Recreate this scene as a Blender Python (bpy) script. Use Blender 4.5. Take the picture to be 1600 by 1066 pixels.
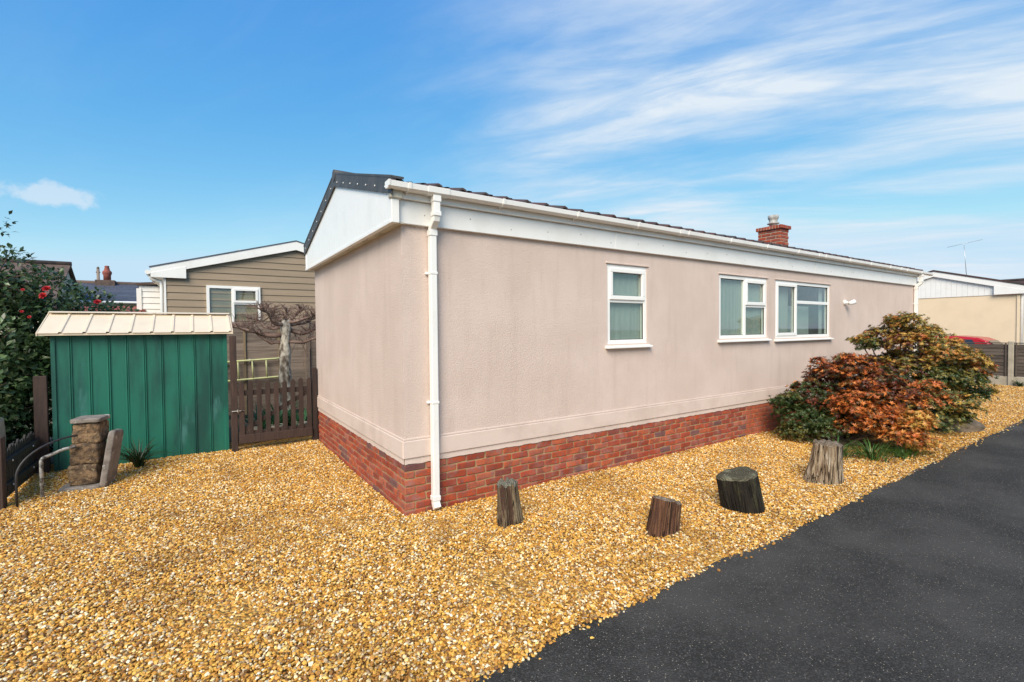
import bpy, bmesh, math, random
import numpy as np
from mathutils import Vector, Matrix, Euler, noise
R = math.radians
sc = bpy.context.scene
COL = sc.collection
for o in list(bpy.data.objects):
    bpy.data.objects.remove(o)

# ------------------------------------------------------------------ camera
cam_d = bpy.data.cameras.new('camera')
cam = bpy.data.objects.new('camera', cam_d); COL.objects.link(cam)
cam_d.sensor_width = 36.0
cam_d.lens = 741.7 / 1600 * 36
cam_d.clip_start = 0.05
cam_d.clip_end = 3000
def cam_matrix(loc, yaw, pitch, roll):
    cy, sy, cp, sp, cr, sr = math.cos(yaw), math.sin(yaw), math.cos(pitch), math.sin(pitch), math.cos(roll), math.sin(roll)
    f = Vector((-sy*cp, cy*cp, -sp)); r0 = Vector((cy, sy, 0)); u0 = r0.cross(f)
    r = r0*cr + u0*sr; u = u0*cr - r0*sr
    return Matrix(((r.x, u.x, -f.x, loc[0]), (r.y, u.y, -f.y, loc[1]), (r.z, u.z, -f.z, loc[2]), (0, 0, 0, 1)))
cam.matrix_world = cam_matrix((-1.634, -4.334, 1.77), R(-33.613), R(1.326), R(-0.527))
sc.camera = cam

# ------------------------------------------------------------------ sky, sun, exposure
SUN_EL, SUN_AZ = 40.0, Vector((-0.72, -0.70, 0)).normalized()      # horizontal direction towards the sun
world = bpy.data.worlds.new('World'); sc.world = world
world.use_nodes = True
nt = world.node_tree; nt.nodes.clear()
def N(tree, typ, **kw):
    n = tree.nodes.new(typ)
    for k, v in kw.items():
        if k == 'inp':
            for kk, vv in v.items(): n.inputs[kk].default_value = vv
        else: setattr(n, k, v)
    return n
def L(tree, a, b): tree.links.new(a, b)
def vmath(tree, op, a=None, b=None):
    n = N(tree, 'ShaderNodeVectorMath', operation=op)
    for i, v in enumerate((a, b)):
        if v is None: continue
        if hasattr(v, 'node'): L(tree, v, n.inputs[i])
        else: n.inputs[i].default_value = v
    return n
def fmath(tree, op, a=None, b=None, clamp=False):
    n = N(tree, 'ShaderNodeMath', operation=op, use_clamp=clamp)
    for i, v in enumerate((a, b)):
        if v is None: continue
        if hasattr(v, 'node'): L(tree, v, n.inputs[i])
        else: n.inputs[i].default_value = v
    return n.outputs[0]
def smooth(tree, x, a, b):
    n = N(tree, 'ShaderNodeMapRange', interpolation_type='SMOOTHSTEP')
    L(tree, x, n.inputs[0]); n.inputs[1].default_value = a; n.inputs[2].default_value = b
    return n.outputs[0]
def mixc(tree, fac, a, b, mode='MIX'):
    n = N(tree, 'ShaderNodeMix', data_type='RGBA', blend_type=mode)
    for s, v in ((n.inputs[0], fac), (n.inputs[6], a), (n.inputs[7], b)):
        if hasattr(v, 'node'): L(tree, v, s)
        elif isinstance(v, (int, float)): s.default_value = v
        else: s.default_value = (*v, 1) if len(v) == 3 else v
    return n.outputs[2]

sky = N(nt, 'ShaderNodeTexSky', sky_type='NISHITA', sun_disc=False)
sky.sun_elevation = R(SUN_EL)
sky.sun_rotation = math.atan2(SUN_AZ.x, SUN_AZ.y)
sky.air_density = 1.0; sky.dust_density = 0.6; sky.ozone_density = 1.6
tc = N(nt, 'ShaderNodeTexCoord')
sep = N(nt, 'ShaderNodeSeparateXYZ'); L(nt, tc.outputs['Generated'], sep.inputs[0])
zz = fmath(nt, 'ADD', fmath(nt, 'MAXIMUM', sep.outputs[2], 0.0), 0.12)
px_ = fmath(nt, 'DIVIDE', sep.outputs[0], zz); py_ = fmath(nt, 'DIVIDE', sep.outputs[1], zz)
pv = N(nt, 'ShaderNodeCombineXYZ'); L(nt, px_, pv.inputs[0]); L(nt, py_, pv.inputs[1])
# cirrus, drawn out along one wind direction
wind = N(nt, 'ShaderNodeMapping'); L(nt, pv.outputs[0], wind.inputs[0]); wind.inputs['Rotation'].default_value = (0, 0, R(-32))
mp = N(nt, 'ShaderNodeMapping'); L(nt, wind.outputs[0], mp.inputs[0])
mp.inputs['Scale'].default_value = (0.95, 0.30, 1); mp.inputs['Location'].default_value = (3.1, 0.55, 0)
n1 = N(nt, 'ShaderNodeTexNoise', inp={'Scale': 1.1, 'Detail': 9, 'Roughness': 0.58, 'Distortion': 0.5}); L(nt, mp.outputs[0], n1.inputs[0])
mp2 = N(nt, 'ShaderNodeMapping'); L(nt, wind.outputs[0], mp2.inputs[0])
mp2.inputs['Scale'].default_value = (2.8, 0.8, 1)
n2 = N(nt, 'ShaderNodeTexNoise', inp={'Scale': 1.6, 'Detail': 8, 'Roughness': 0.6, 'Distortion': 0.9}); L(nt, mp2.outputs[0], n2.inputs[0])
cov = N(nt, 'ShaderNodeTexNoise', inp={'Scale': 0.38, 'Detail': 2, 'Roughness': 0.5}); 
mp3 = N(nt, 'ShaderNodeMapping'); L(nt, pv.outputs[0], mp3.inputs[0]); mp3.inputs['Location'].default_value = (7.3, 2.2, 0); L(nt, mp3.outputs[0], cov.inputs[0])
c_a = smooth(nt, n1.outputs[0], 0.40, 0.70)
c_b = fmath(nt, 'ADD', fmath(nt, 'MULTIPLY', smooth(nt, n2.outputs[0], 0.34, 0.68), 0.55), 0.42)
bank = vmath(nt, 'DOT_PRODUCT', tc.outputs['Generated'], Vector((0.93, 0.23, 0.30)).normalized())
bank = smooth(nt, bank.outputs['Value'], 0.55, 0.98)
cirrus = fmath(nt, 'MULTIPLY', fmath(nt, 'MULTIPLY', c_a, c_b), fmath(nt, 'ADD', fmath(nt, 'MULTIPLY', bank, 1.25), 0.12), clamp=True)
# one small cumulus puff low in the sky
pd = Vector((-0.174, 0.962, 0.205)).normalized()
pt = vmath(nt, 'SUBTRACT', tc.outputs['Generated'], pd)
ps = vmath(nt, 'MULTIPLY', pt.outputs[0], Vector((1.0, 1.0, 3.3)))
pl_ = vmath(nt, 'LENGTH', ps.outputs[0])
n3 = N(nt, 'ShaderNodeTexNoise', inp={'Scale': 26, 'Detail': 6, 'Roughness': 0.6}); L(nt, tc.outputs['Generated'], n3.inputs[0])
puff = fmath(nt, 'SUBTRACT', fmath(nt, 'ADD', n3.outputs[0], 0.30), fmath(nt, 'MULTIPLY', pl_.outputs['Value'], 7.2))
puff = fmath(nt, 'MULTIPLY', smooth(nt, puff, 0.32, 0.58), 0.62)
mask = fmath(nt, 'MAXIMUM', cirrus, puff)
ss = N(nt, 'ShaderNodeSeparateColor'); L(nt, sky.outputs[0], ss.inputs[0])
cs = N(nt, 'ShaderNodeCombineColor')
for i_, (pw_, k_, mx_) in enumerate(((1.5, 0.50, 3.7), (0.8, 1.46, 5.1), (0.25, 3.95, 6.2))):
    L(nt, fmath(nt, 'MINIMUM', fmath(nt, 'MULTIPLY', fmath(nt, 'POWER', ss.outputs[i_], pw_), k_), mx_), cs.inputs[i_])
skyc = cs.outputs[0]
skyc = mixc(nt, mask, skyc, (5.0, 5.6, 6.2))
bg = N(nt, 'ShaderNodeBackground', inp={'Strength': 0.10})
L(nt, skyc, bg.inputs[0])
wo = N(nt, 'ShaderNodeOutputWorld'); L(nt, bg.outputs[0], wo.inputs[0])

sun_d = bpy.data.lights.new('sun', 'SUN'); sun_d.energy = 3.2; sun_d.angle = R(38); sun_d.color = (1.0, 0.90, 0.76)
sun = bpy.data.objects.new('sun', sun_d); COL.objects.link(sun)
to_sun = Vector((SUN_AZ.x*math.cos(R(SUN_EL)), SUN_AZ.y*math.cos(R(SUN_EL)), math.sin(R(SUN_EL))))
sun.rotation_euler = to_sun.to_track_quat('Z', 'Y').to_euler()
sun.location = to_sun*30
vs = sc.view_settings
vs.view_transform = 'Standard'; vs.look = 'None'; vs.gamma = 1.0; vs.use_curve_mapping = False
vs.exposure = 0.6

# ------------------------------------------------------------------ mesh helpers
rng = random.Random(11)
class MB:
    def __init__(s): s.v = []; s.f = []; s.sm = []
    def add(s, verts, faces, smooth=False):
        b = len(s.v); s.v += [tuple(p) for p in verts]; s.f += [tuple(i+b for i in f) for f in faces]; s.sm += [smooth]*len(faces); return s
    def box(s, x0, x1, y0, y1, z0, z1, M=None):
        x0, x1 = min(x0, x1), max(x0, x1); y0, y1 = min(y0, y1), max(y0, y1); z0, z1 = min(z0, z1), max(z0, z1)
        vs_ = [Vector(p) for p in ((x0,y0,z0),(x1,y0,z0),(x1,y1,z0),(x0,y1,z0),(x0,y0,z1),(x1,y0,z1),(x1,y1,z1),(x0,y1,z1))]
        if M: vs_ = [M @ p for p in vs_]
        return s.add(vs_, [(0,3,2,1),(4,5,6,7),(0,1,5,4),(1,2,6,5),(2,3,7,6),(3,0,4,7)])
    def cbox(s, x0, x1, y0, y1, z0, z1, b=0.004, M=None, jit=0, rn=None):
        """box with chamfered edges, 44 triangles"""
        c = Vector(((x0+x1)/2, (y0+y1)/2, (z0+z1)/2)); h = Vector((abs(x1-x0)/2, abs(y1-y0)/2, abs(z1-z0)/2))
        vs_, idx = [], {}
        for sx in (-1, 1):
            for sy in (-1, 1):
                for sz in (-1, 1):
                    j = Vector((0, 0, 0)) if not jit else Vector([rn.uniform(-jit, jit) for _ in range(3)])
                    for a in range(3):
                        p = Vector((sx*h.x, sy*h.y, sz*h.z)); 
                        for k, sg in enumerate((sx, sy, sz)):
                            if k != a: p[k] -= sg*b
                        idx[(sx, sy, sz, a)] = len(vs_); q = c+p+j; vs_.append(M @ q if M else q)
        F = []
        for a in range(3):
            o = [k for k in range(3) if k != a]
            for sg in (-1, 1):
                loop = []
                for s1, s2 in ((-1,-1),(1,-1),(1,1),(-1,1)):
                    t = [0,0,0]; t[a] = sg; t[o[0]] = s1; t[o[1]] = s2; loop.append(idx[(*t, a)])
                F.append(tuple(loop))
        for a in range(3):          # edges parallel to axis a
            o = [k for k in range(3) if k != a]
            for s1 in (-1, 1):
                for s2 in (-1, 1):
                    q = []
                    for sa, ax in ((-1,o[0]),(1,o[0]),(1,o[1]),(-1,o[1])):
                        t = [0,0,0]; t[a] = sa; t[o[0]] = s1; t[o[1]] = s2; q.append(idx[(*t, ax)])
                    F.append(tuple(q))
        for sx in (-1, 1):
            for sy in (-1, 1):
                for sz in (-1, 1): F.append(tuple(idx[(sx, sy, sz, a)] for a in range(3)))
        return s.add(vs_, F)
    def prism(s, poly, axis, a, b, M=None):
        """extrude a 2-D polygon along an axis: 0 -> poly is (y,z), 1 -> (x,z), 2 -> (x,y)"""
        def mk(p, t):
            q = Vector((t, p[0], p[1])) if axis == 0 else Vector((p[0], t, p[1])) if axis == 1 else Vector((p[0], p[1], t))
            return M @ q if M else q
        n = len(poly)
        vs_ = [mk(p, a) for p in poly] + [mk(p, b) for p in poly]
        return s.add(vs_, [tuple(range(n))[::-1], tuple(range(n, 2*n))] + [(i, (i+1) % n, n+(i+1) % n, n+i) for i in range(n)])
    def tube(s, pts, rad, n=8, cap=True, smooth=True):
        pts = [Vector(p) for p in pts]
        if not isinstance(rad, (list, tuple)): rad = [rad]*len(pts)
        t0 = (pts[1]-pts[0]).normalized()
        a = t0.orthogonal().normalized(); vs_ = []; F = []
        for i, p in enumerate(pts):
            t = ((pts[min(i+1, len(pts)-1)] - pts[max(i-1, 0)])).normalized()
            a = (a - t*a.dot(t)).normalized(); b = t.cross(a)
            for k in range(n):
                g = 2*math.pi*k/n; vs_.append(p + (a*math.cos(g)+b*math.sin(g))*rad[i])
        for i in range(len(pts)-1):
            for k in range(n):
                F.append((i*n+k, i*n+(k+1) % n, (i+1)*n+(k+1) % n, (i+1)*n+k))
        s.add(vs_, F, smooth)
        if cap:
            b0 = len(s.v)-len(vs_)
            s.f.append(tuple(b0+k for k in range(n))[::-1]); s.f.append(tuple(b0+(len(pts)-1)*n+k for k in range(n))); s.sm += [False]*2
        return s
    def lathe(s, prof, n=24, M=None, smooth=True):
        vs_, F = [], []
        for (r, z) in prof:
            for k in range(n):
                g = 2*math.pi*k/n; q = Vector((r*math.cos(g), r*math.sin(g), z)); vs_.append(M @ q if M else q)
        for i in range(len(prof)-1):
            for k in range(n): F.append((i*n+k, i*n+(k+1) % n, (i+1)*n+(k+1) % n, (i+1)*n+k))
        s.add(vs_, F, smooth)
        b0 = len(s.v)-len(vs_)
        s.f.append(tuple(b0+k for k in range(n))[::-1]); s.f.append(tuple(b0+(len(prof)-1)*n+k for k in range(n))); s.sm += [False]*2
        return s
    def mesh(s, name, mat):
        me = bpy.data.meshes.new(name); me.from_pydata(s.v, [], s.f); me.polygons.foreach_set('use_smooth', s.sm)
        bm = bmesh.new(); bm.from_mesh(me); bmesh.ops.recalc_face_normals(bm, faces=bm.faces); bm.to_mesh(me); bm.free()
        if mat: me.materials.append(mat)
        me.update(); return me
    def build(s, name, mat, parent=None, bevel=0):
        return link(name, s.mesh(name, mat), parent, bevel)
def link(name, me, parent=None, bevel=0, loc=None, rot=None):
    o = bpy.data.objects.new(name, me); COL.objects.link(o); o.parent = parent
    if loc: o.location = loc
    if rot: o.rotation_euler = rot
    if bevel:
        m = o.modifiers.new('bevel', 'BEVEL'); m.width = bevel; m.segments = 2; m.limit_method = 'ANGLE'; m.angle_limit = R(40)
    return o
def tag(o, label=None, cat=None, group=None, kind=None):
    for k, v in (('label', label), ('category', cat), ('group', group), ('kind', kind)):
        if v: o[k] = v
    return o
def empty(name, loc=(0, 0, 0), label=None, cat=None, group=None, rot=(0, 0, 0)):
    o = bpy.data.objects.new(name, None); COL.objects.link(o); o.location = loc; o.rotation_euler = rot; o.empty_display_size = 0.2
    return tag(o, label, cat, group)

# ------------------------------------------------------------------ materials
def mat(name, col, rough=0.6, col2=None, scale=8.0, lo=0.4, hi=0.6, detail=6, bump=0.0, bscale=40.0, bdist=0.01, metal=0.0, spec=0.5,
        rand=0.0, stretch=(1, 1, 1), wear=None, wscale=20.0, wlo=0.6, whi=0.75, coords='Object', trans=0.0):
    """principled surface: base colour mixed with a second colour by noise, wear patches, fine bump, per-object value spread"""
    m = bpy.data.materials.new(name); m.use_nodes = True
    t = m.node_tree; b = t.nodes['Principled BSDF']
    b.inputs['Roughness'].default_value = rough; b.inputs['Metallic'].default_value = metal; b.inputs['Specular IOR Level'].default_value = spec
    co = N(t, 'ShaderNodeTexCoord'); mpn = N(t, 'ShaderNodeMapping'); L(t, co.outputs[coords], mpn.inputs[0]); mpn.inputs['Scale'].default_value = stretch
    vec = mpn.outputs[0]
    oi = None
    if rand:
        oi = N(t, 'ShaderNodeObjectInfo')
        off = N(t, 'ShaderNodeCombineXYZ'); mu = fmath(t, 'MULTIPLY', oi.outputs['Random'], 37.0)
        for i in range(3): L(t, mu, off.inputs[i])
        vec = vmath(t, 'ADD', vec, off.outputs[0]).outputs[0]
    c = (*col, 1)
    out = None
    if col2:
        n = N(t, 'ShaderNodeTexNoise', inp={'Scale': scale, 'Detail': detail, 'Roughness': 0.6}); L(t, vec, n.inputs[0])
        out = mixc(t, smooth(t, n.outputs[0], lo, hi), col, col2)
    if wear:
        n = N(t, 'ShaderNodeTexNoise', inp={'Scale': wscale, 'Detail': 7, 'Roughness': 0.65}); L(t, vec, n.inputs[0])
        out = mixc(t, smooth(t, n.outputs[0], wlo, whi), out if out else col, wear)
    if rand:
        h = N(t, 'ShaderNodeHueSaturation'); v = fmath(t, 'ADD', fmath(t, 'MULTIPLY', oi.outputs['Random'], 2*rand), 1-rand)
        L(t, v, h.inputs['Value'])
        if out: L(t, out, h.inputs['Color'])
        else: h.inputs['Color'].default_value = c
        out = h.outputs[0]
    if out: L(t, out, b.inputs['Base Color'])
    else: b.inputs['Base Color'].default_value = c
    if bump:
        n = N(t, 'ShaderNodeTexNoise', inp={'Scale': bscale, 'Detail': 4, 'Roughness': 0.6}); L(t, vec, n.inputs[0])
        bp = N(t, 'ShaderNodeBump', inp={'Strength': bump, 'Distance': bdist}); L(t, n.outputs[0], bp.inputs['Height']); L(t, bp.outputs[0], b.inputs['Normal'])
    return m
def leaf_mat(name, rough=0.42):
    m = bpy.data.materials.new(name); m.use_nodes = True
    t = m.node_tree; b = t.nodes['Principled BSDF']; b.inputs['Roughness'].default_value = rough
    a = N(t, 'ShaderNodeAttribute', attribute_name='leafcol'); L(t, a.outputs['Color'], b.inputs['Base Color'])
    tr = N(t, 'ShaderNodeBsdfTranslucent'); L(t, a.outputs['Color'], tr.inputs[0])
    mx = N(t, 'ShaderNodeMixShader', inp={0: 0.25}); L(t, b.outputs[0], mx.inputs[1]); L(t, tr.outputs[0], mx.inputs[2])
    L(t, mx.outputs[0], t.nodes['Material Output'].inputs[0])
    return m
def glass_mat(name, tint, refl=1.0):
    m = bpy.data.materials.new(name); m.use_nodes = True
    t = m.node_tree; t.nodes.clear()
    tr = N(t, 'ShaderNodeBsdfTransparent', inp={0: (*tint, 1)}); gl = N(t, 'ShaderNodeBsdfGlossy', inp={'Roughness': 0.02, 0: (1, 1, 1, 1)})
    ge = N(t, 'ShaderNodeNewGeometry'); dt = vmath(t, 'DOT_PRODUCT', ge.outputs['Normal'], ge.outputs['Incoming'])
    sch = fmath(t, 'POWER', fmath(t, 'SUBTRACT', 1.0, fmath(t, 'ABSOLUTE', dt.outputs['Value'])), 5.0)
    fr = fmath(t, 'ADD', fmath(t, 'MULTIPLY', sch, 0.96), 0.04)
    mx = N(t, 'ShaderNodeMixShader'); L(t, fmath(t, 'MULTIPLY', fr, refl, clamp=True), mx.inputs[0])
    L(t, tr.outputs[0], mx.inputs[1]); L(t, gl.outputs[0], mx.inputs[2])
    o = N(t, 'ShaderNodeOutputMaterial'); L(t, mx.outputs[0], o.inputs[0])
    return m

M = {}
def plaster(name, a, b_, c_):
    m = bpy.data.materials.new(name); m.use_nodes = True
    t = m.node_tree; b = t.nodes['Principled BSDF']; b.inputs['Roughness'].default_value = 0.85; b.inputs['Specular IOR Level'].default_value = 0.25
    co = N(t, 'ShaderNodeTexCoord')
    big = N(t, 'ShaderNodeTexNoise', inp={'Scale': 1.3, 'Detail': 5, 'Roughness': 0.6}); L(t, co.outputs['Object'], big.inputs[0])
    st = N(t, 'ShaderNodeMapping'); L(t, co.outputs['Object'], st.inputs[0]); st.inputs['Scale'].default_value = (3.0, 3.0, 0.35)
    streak = N(t, 'ShaderNodeTexNoise', inp={'Scale': 2.2, 'Detail': 6, 'Roughness': 0.65}); L(t, st.outputs[0], streak.inputs[0])
    gr = N(t, 'ShaderNodeTexNoise', inp={'Scale': 120, 'Detail': 3, 'Roughness': 0.7}); L(t, co.outputs['Object'], gr.inputs[0])
    c1 = mixc(t, smooth(t, big.outputs[0], 0.35, 0.68), a, b_)
    c1 = mixc(t, fmath(t, 'MULTIPLY', smooth(t, streak.outputs[0], 0.48, 0.75), 0.5), c1, c_)
    c1 = mixc(t, fmath(t, 'MULTIPLY', smooth(t, gr.outputs[0], 0.45, 0.65), 0.42), c1, tuple(x*0.72 for x in a))
    L(t, c1, b.inputs['Base Color'])
    vo = N(t, 'ShaderNodeTexVoronoi', inp={'Scale': 105}); L(t, co.outputs['Object'], vo.inputs[0])
    hsum = fmath(t, 'ADD', fmath(t, 'MULTIPLY', vo.outputs['Distance'], -0.6), gr.outputs[0])
    hsum = fmath(t, 'ADD', hsum, fmath(t, 'MULTIPLY', big.outputs[0], 0.25))
    bp = N(t, 'ShaderNodeBump', inp={'Strength': 0.7, 'Distance': 0.006}); L(t, hsum, bp.inputs['Height']); L(t, bp.outputs[0], b.inputs['Normal'])
    return m
M['plaster'] = plaster('textured_render', (0.645, 0.510, 0.435), (0.71, 0.570, 0.495), (0.54, 0.42, 0.355))
M['plaster_band'] = mat('painted_band', (0.67, 0.54, 0.465), 0.8, (0.58, 0.46, 0.39), 2.5, 0.4, 0.7, bump=0.3, bscale=60, bdist=0.004)
M['upvc'] = mat('white_upvc', (0.86, 0.84, 0.80), 0.35, (0.80, 0.775, 0.73), 3.0, 0.45, 0.75, wear=(0.52, 0.50, 0.44), wscale=9, wlo=0.66, whi=0.85)
M['upvc_clean'] = mat('window_upvc', (0.86, 0.84, 0.80), 0.3, (0.81, 0.79, 0.75), 4.0, 0.45, 0.75)
M['upvc_dirty'] = mat('weathered_soffit', (0.62, 0.58, 0.49), 0.55, (0.45, 0.40, 0.31), 7.0, 0.4, 0.7)
M['verge'] = mat('dark_verge_strip', (0.050, 0.048, 0.046), 0.55, (0.085, 0.075, 0.068), 6.0, 0.4, 0.7, bump=0.2, bscale=60)
M['tile'] = mat('roof_tile', (0.075, 0.032, 0.025), 0.75, (0.05, 0.045, 0.042), 9.0, 0.4, 0.65, bump=0.4, bscale=90, rand=0.2)
M['screw'] = mat('screw_cap', (0.72, 0.72, 0.70), 0.4)
def brick_mat():
    m = bpy.data.materials.new('red_brick'); m.use_nodes = True
    t = m.node_tree; b = t.nodes['Principled BSDF']; b.inputs['Roughness'].default_value = 0.85; b.inputs['Specular IOR Level'].default_value = 0.25
    co = N(t, 'ShaderNodeTexCoord'); oi = N(t, 'ShaderNodeObjectInfo')
    off = N(t, 'ShaderNodeCombineXYZ'); mu = fmath(t, 'MULTIPLY', oi.outputs['Random'], 53.0)
    for i in range(3): L(t, mu, off.inputs[i])
    vec = vmath(t, 'ADD', co.outputs['Object'], off.outputs[0]).outputs[0]
    rp = N(t, 'ShaderNodeValToRGB'); L(t, oi.outputs['Random'], rp.inputs[0]); rp.color_ramp.interpolation = 'CONSTANT'
    els = rp.color_ramp.elements
    cols = [(0.0, (0.40, 0.075, 0.030)), (0.2, (0.31, 0.056, 0.026)), (0.38, (0.44, 0.105, 0.046)), (0.52, (0.36, 0.066, 0.034)), (0.68, (0.25, 0.065, 0.046)), (0.78, (0.42, 0.12, 0.065)), (0.90, (0.17, 0.085, 0.08)), (0.95, (0.28, 0.06, 0.03))]
    while len(els) < len(cols): els.new(0.5)
    for e, (p, c) in zip(els, cols): e.position = p; e.color = (*c, 1)
    n = N(t, 'ShaderNodeTexNoise', inp={'Scale': 14, 'Detail': 6, 'Roughness': 0.65}); L(t, vec, n.inputs[0])
    c1 = mixc(t, fmath(t, 'MULTIPLY', smooth(t, n.outputs[0], 0.40, 0.66), 0.75), rp.outputs[0], (0.145, 0.050, 0.042))
    n2_ = N(t, 'ShaderNodeTexNoise', inp={'Scale': 7, 'Detail': 8, 'Roughness': 0.7}); L(t, vec, n2_.inputs[0])
    c1 = mixc(t, fmath(t, 'MULTIPLY', smooth(t, n2_.outputs[0], 0.46, 0.72), 0.60), c1, (0.42, 0.22, 0.185))
    L(t, c1, b.inputs['Base Color'])
    n3_ = N(t, 'ShaderNodeTexNoise', inp={'Scale': 70, 'Detail': 5, 'Roughness': 0.7}); L(t, vec, n3_.inputs[0])
    bp = N(t, 'ShaderNodeBump', inp={'Strength': 0.6, 'Distance': 0.006}); L(t, n3_.outputs[0], bp.inputs['Height']); L(t, bp.outputs[0], b.inputs['Normal'])
    return m
M['brick'] = brick_mat()
M['mortar'] = mat('yellow_mortar', (0.40, 0.27, 0.13), 0.9, (0.30, 0.20, 0.12), 12.0, 0.4, 0.7, bump=0.5, bscale=150, bdist=0.004)
M['mortar_pale'] = mat('pale_mortar', (0.55, 0.44, 0.32), 0.9, (0.45, 0.36, 0.27), 12.0, 0.4, 0.7, bump=0.4, bscale=150, bdist=0.004)
M['glass'] = glass_mat('window_glass', (0.85, 0.90, 0.875), 1.7)
M['net'] = mat('net_curtain', (0.46, 0.485, 0.465), 0.9, (0.40, 0.425, 0.405), 2.0, 0.3, 0.7, stretch=(6, 6, 0.6))
M['net_far'] = mat('grey_net_curtain', (0.50, 0.49, 0.50), 0.9, (0.20, 0.20, 0.22), 2.0, 0.4, 0.6, stretch=(16, 16, 0.5))
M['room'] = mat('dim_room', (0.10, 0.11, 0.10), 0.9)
M['sill_in'] = mat('inner_sill', (0.7, 0.7, 0.68), 0.5)
M['siding'] = mat('beige_siding', (0.30, 0.225, 0.150), 0.6, (0.33, 0.25, 0.17), 4.0, 0.4, 0.7, rand=0.05, bump=0.15, bscale=50, stretch=(0.4, 1, 6))
M['cream'] = mat('cream_render', (0.80, 0.64, 0.44), 0.85, (0.75, 0.60, 0.41), 2.0, 0.4, 0.7, bump=0.4, bscale=110)
M['cream_far'] = mat('pale_cream_wall', (0.60, 0.54, 0.42), 0.85, (0.54, 0.48, 0.37), 2.0)
M['slate'] = mat('blue_slate', (0.085, 0.095, 0.125), 0.6, (0.055, 0.06, 0.08), 5.0, 0.4, 0.7, rand=0.22)
M['brown_roof'] = mat('brown_roof', (0.13, 0.085, 0.065), 0.8, (0.08, 0.055, 0.045), 3.0)
M['redpot'] = mat('terracotta', (0.28, 0.075, 0.05), 0.8, (0.20, 0.06, 0.045), 6.0)
M['shed'] = mat('green_metal', (0.010, 0.138, 0.092), 0.5, (0.005, 0.058, 0.046), 2.6, 0.40, 0.66, wear=(0.045, 0.17, 0.15), wscale=4.0, wlo=0.56, whi=0.74, stretch=(1, 1, 0.22), bump=0.06, bscale=5, bdist=0.03)
M['shedroof'] = mat('cream_metal', (0.74, 0.62, 0.46), 0.5, (0.68, 0.57, 0.42), 3.0, 0.4, 0.7)
M['wood_dark'] = mat('dark_stained_wood', (0.050, 0.028, 0.021), 0.75, (0.028, 0.016, 0.013), 5.0, 0.35, 0.7, bump=0.5, bscale=30, rand=0.25, stretch=(6, 6, 0.7), wear=(0.095, 0.055, 0.038), wscale=4)
M['wood_black'] = mat('black_stained_wood', (0.020, 0.018, 0.018), 0.7, (0.035, 0.028, 0.025), 5.0, 0.35, 0.7, bump=0.5, bscale=30, rand=0.25, stretch=(1, 1, 1))
M['wood_grey'] = mat('weathered_fence_wood', (0.23, 0.18, 0.14), 0.85, (0.14, 0.105, 0.082), 4.0, 0.35, 0.7, bump=0.5, bscale=40, rand=0.25, stretch=(0.5, 0.5, 6))
M['wood_lap'] = mat('lap_fence_wood', (0.100, 0.078, 0.062), 0.85, (0.060, 0.045, 0.036), 4.0, 0.35, 0.7, bump=0.5, bscale=40, rand=0.3, stretch=(0.6, 0.6, 6))
M['batten'] = mat('pale_batten', (0.23, 0.165, 0.095), 0.8, (0.15, 0.11, 0.07), 6.0, stretch=(3, 3, 0.5))
M['concrete'] = mat('concrete', (0.42, 0.37, 0.29), 0.9, (0.33, 0.29, 0.22), 5.0, 0.35, 0.7, bump=0.4, bscale=60)
M['stone'] = mat('lichen_stone', (0.27, 0.17, 0.09), 0.92, (0.095, 0.06, 0.036), 14.0, 0.38, 0.62, bump=1.0, bscale=38, bdist=0.03, rand=0.12, wear=(0.34, 0.27, 0.17), wscale=30, wlo=0.56, whi=0.7)
M['slab'] = mat('grey_paving_slab', (0.25, 0.215, 0.185), 0.9, (0.14, 0.115, 0.095), 8.0, 0.38, 0.66, bump=0.7, bscale=45, bdist=0.012, wear=(0.62, 0.60, 0.55), wscale=9, wlo=0.60, whi=0.68)
M['rock'] = mat('brown_rock', (0.19, 0.145, 0.10), 0.92, (0.10, 0.075, 0.052), 9.0, 0.38, 0.66, bump=0.9, bscale=28, bdist=0.03)
M['iron'] = mat('black_iron', (0.018, 0.018, 0.020), 0.5, (0.03, 0.03, 0.032), 20.0)
M['galv'] = mat('chipped_pipe', (0.42, 0.40, 0.36), 0.6, (0.06, 0.055, 0.05), 16.0, 0.45, 0.6)
M['ladder'] = mat('yellow_green_aluminium', (0.46, 0.47, 0.22), 0.5, (0.36, 0.38, 0.2), 8.0)
M['bark_pale'] = mat('lichen_bark', (0.56, 0.51, 0.43), 0.95, (0.13, 0.10, 0.075), 9.0, 0.42, 0.62, bump=1.0, bscale=25, bdist=0.03, stretch=(1, 1, 0.6))
M['twig'] = mat('red_brown_twig', (0.165, 0.098, 0.078), 0.85, (0.28, 0.205, 0.165), 8.0, 0.4, 0.7)
M['branch'] = mat('shrub_branch', (0.16, 0.115, 0.08), 0.9, (0.10, 0.07, 0.05), 12.0)
M['leaf'] = leaf_mat('leaf'); M['leaf_gloss'] = leaf_mat('glossy_leaf', 0.3)
M['petal'] = mat('red_petal', (0.42, 0.010, 0.016), 0.6, (0.52, 0.025, 0.028), 30.0)
M['carred'] = mat('red_car_paint', (0.42, 0.012, 0.02), 0.25)
M['carglass'] = mat('car_glass', (0.02, 0.025, 0.03), 0.05, spec=0.8)
M['rubber'] = mat('tyre_rubber', (0.02, 0.02, 0.02), 0.8)
M['alu'] = mat('aluminium', (0.55, 0.55, 0.55), 0.4, metal=0.8)
M['lampwhite'] = mat('lamp_plastic', (0.78, 0.77, 0.74), 0.35)
M['pot'] = mat('grey_flue', (0.46, 0.44, 0.41), 0.7, (0.30, 0.29, 0.27), 12.0)

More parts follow.
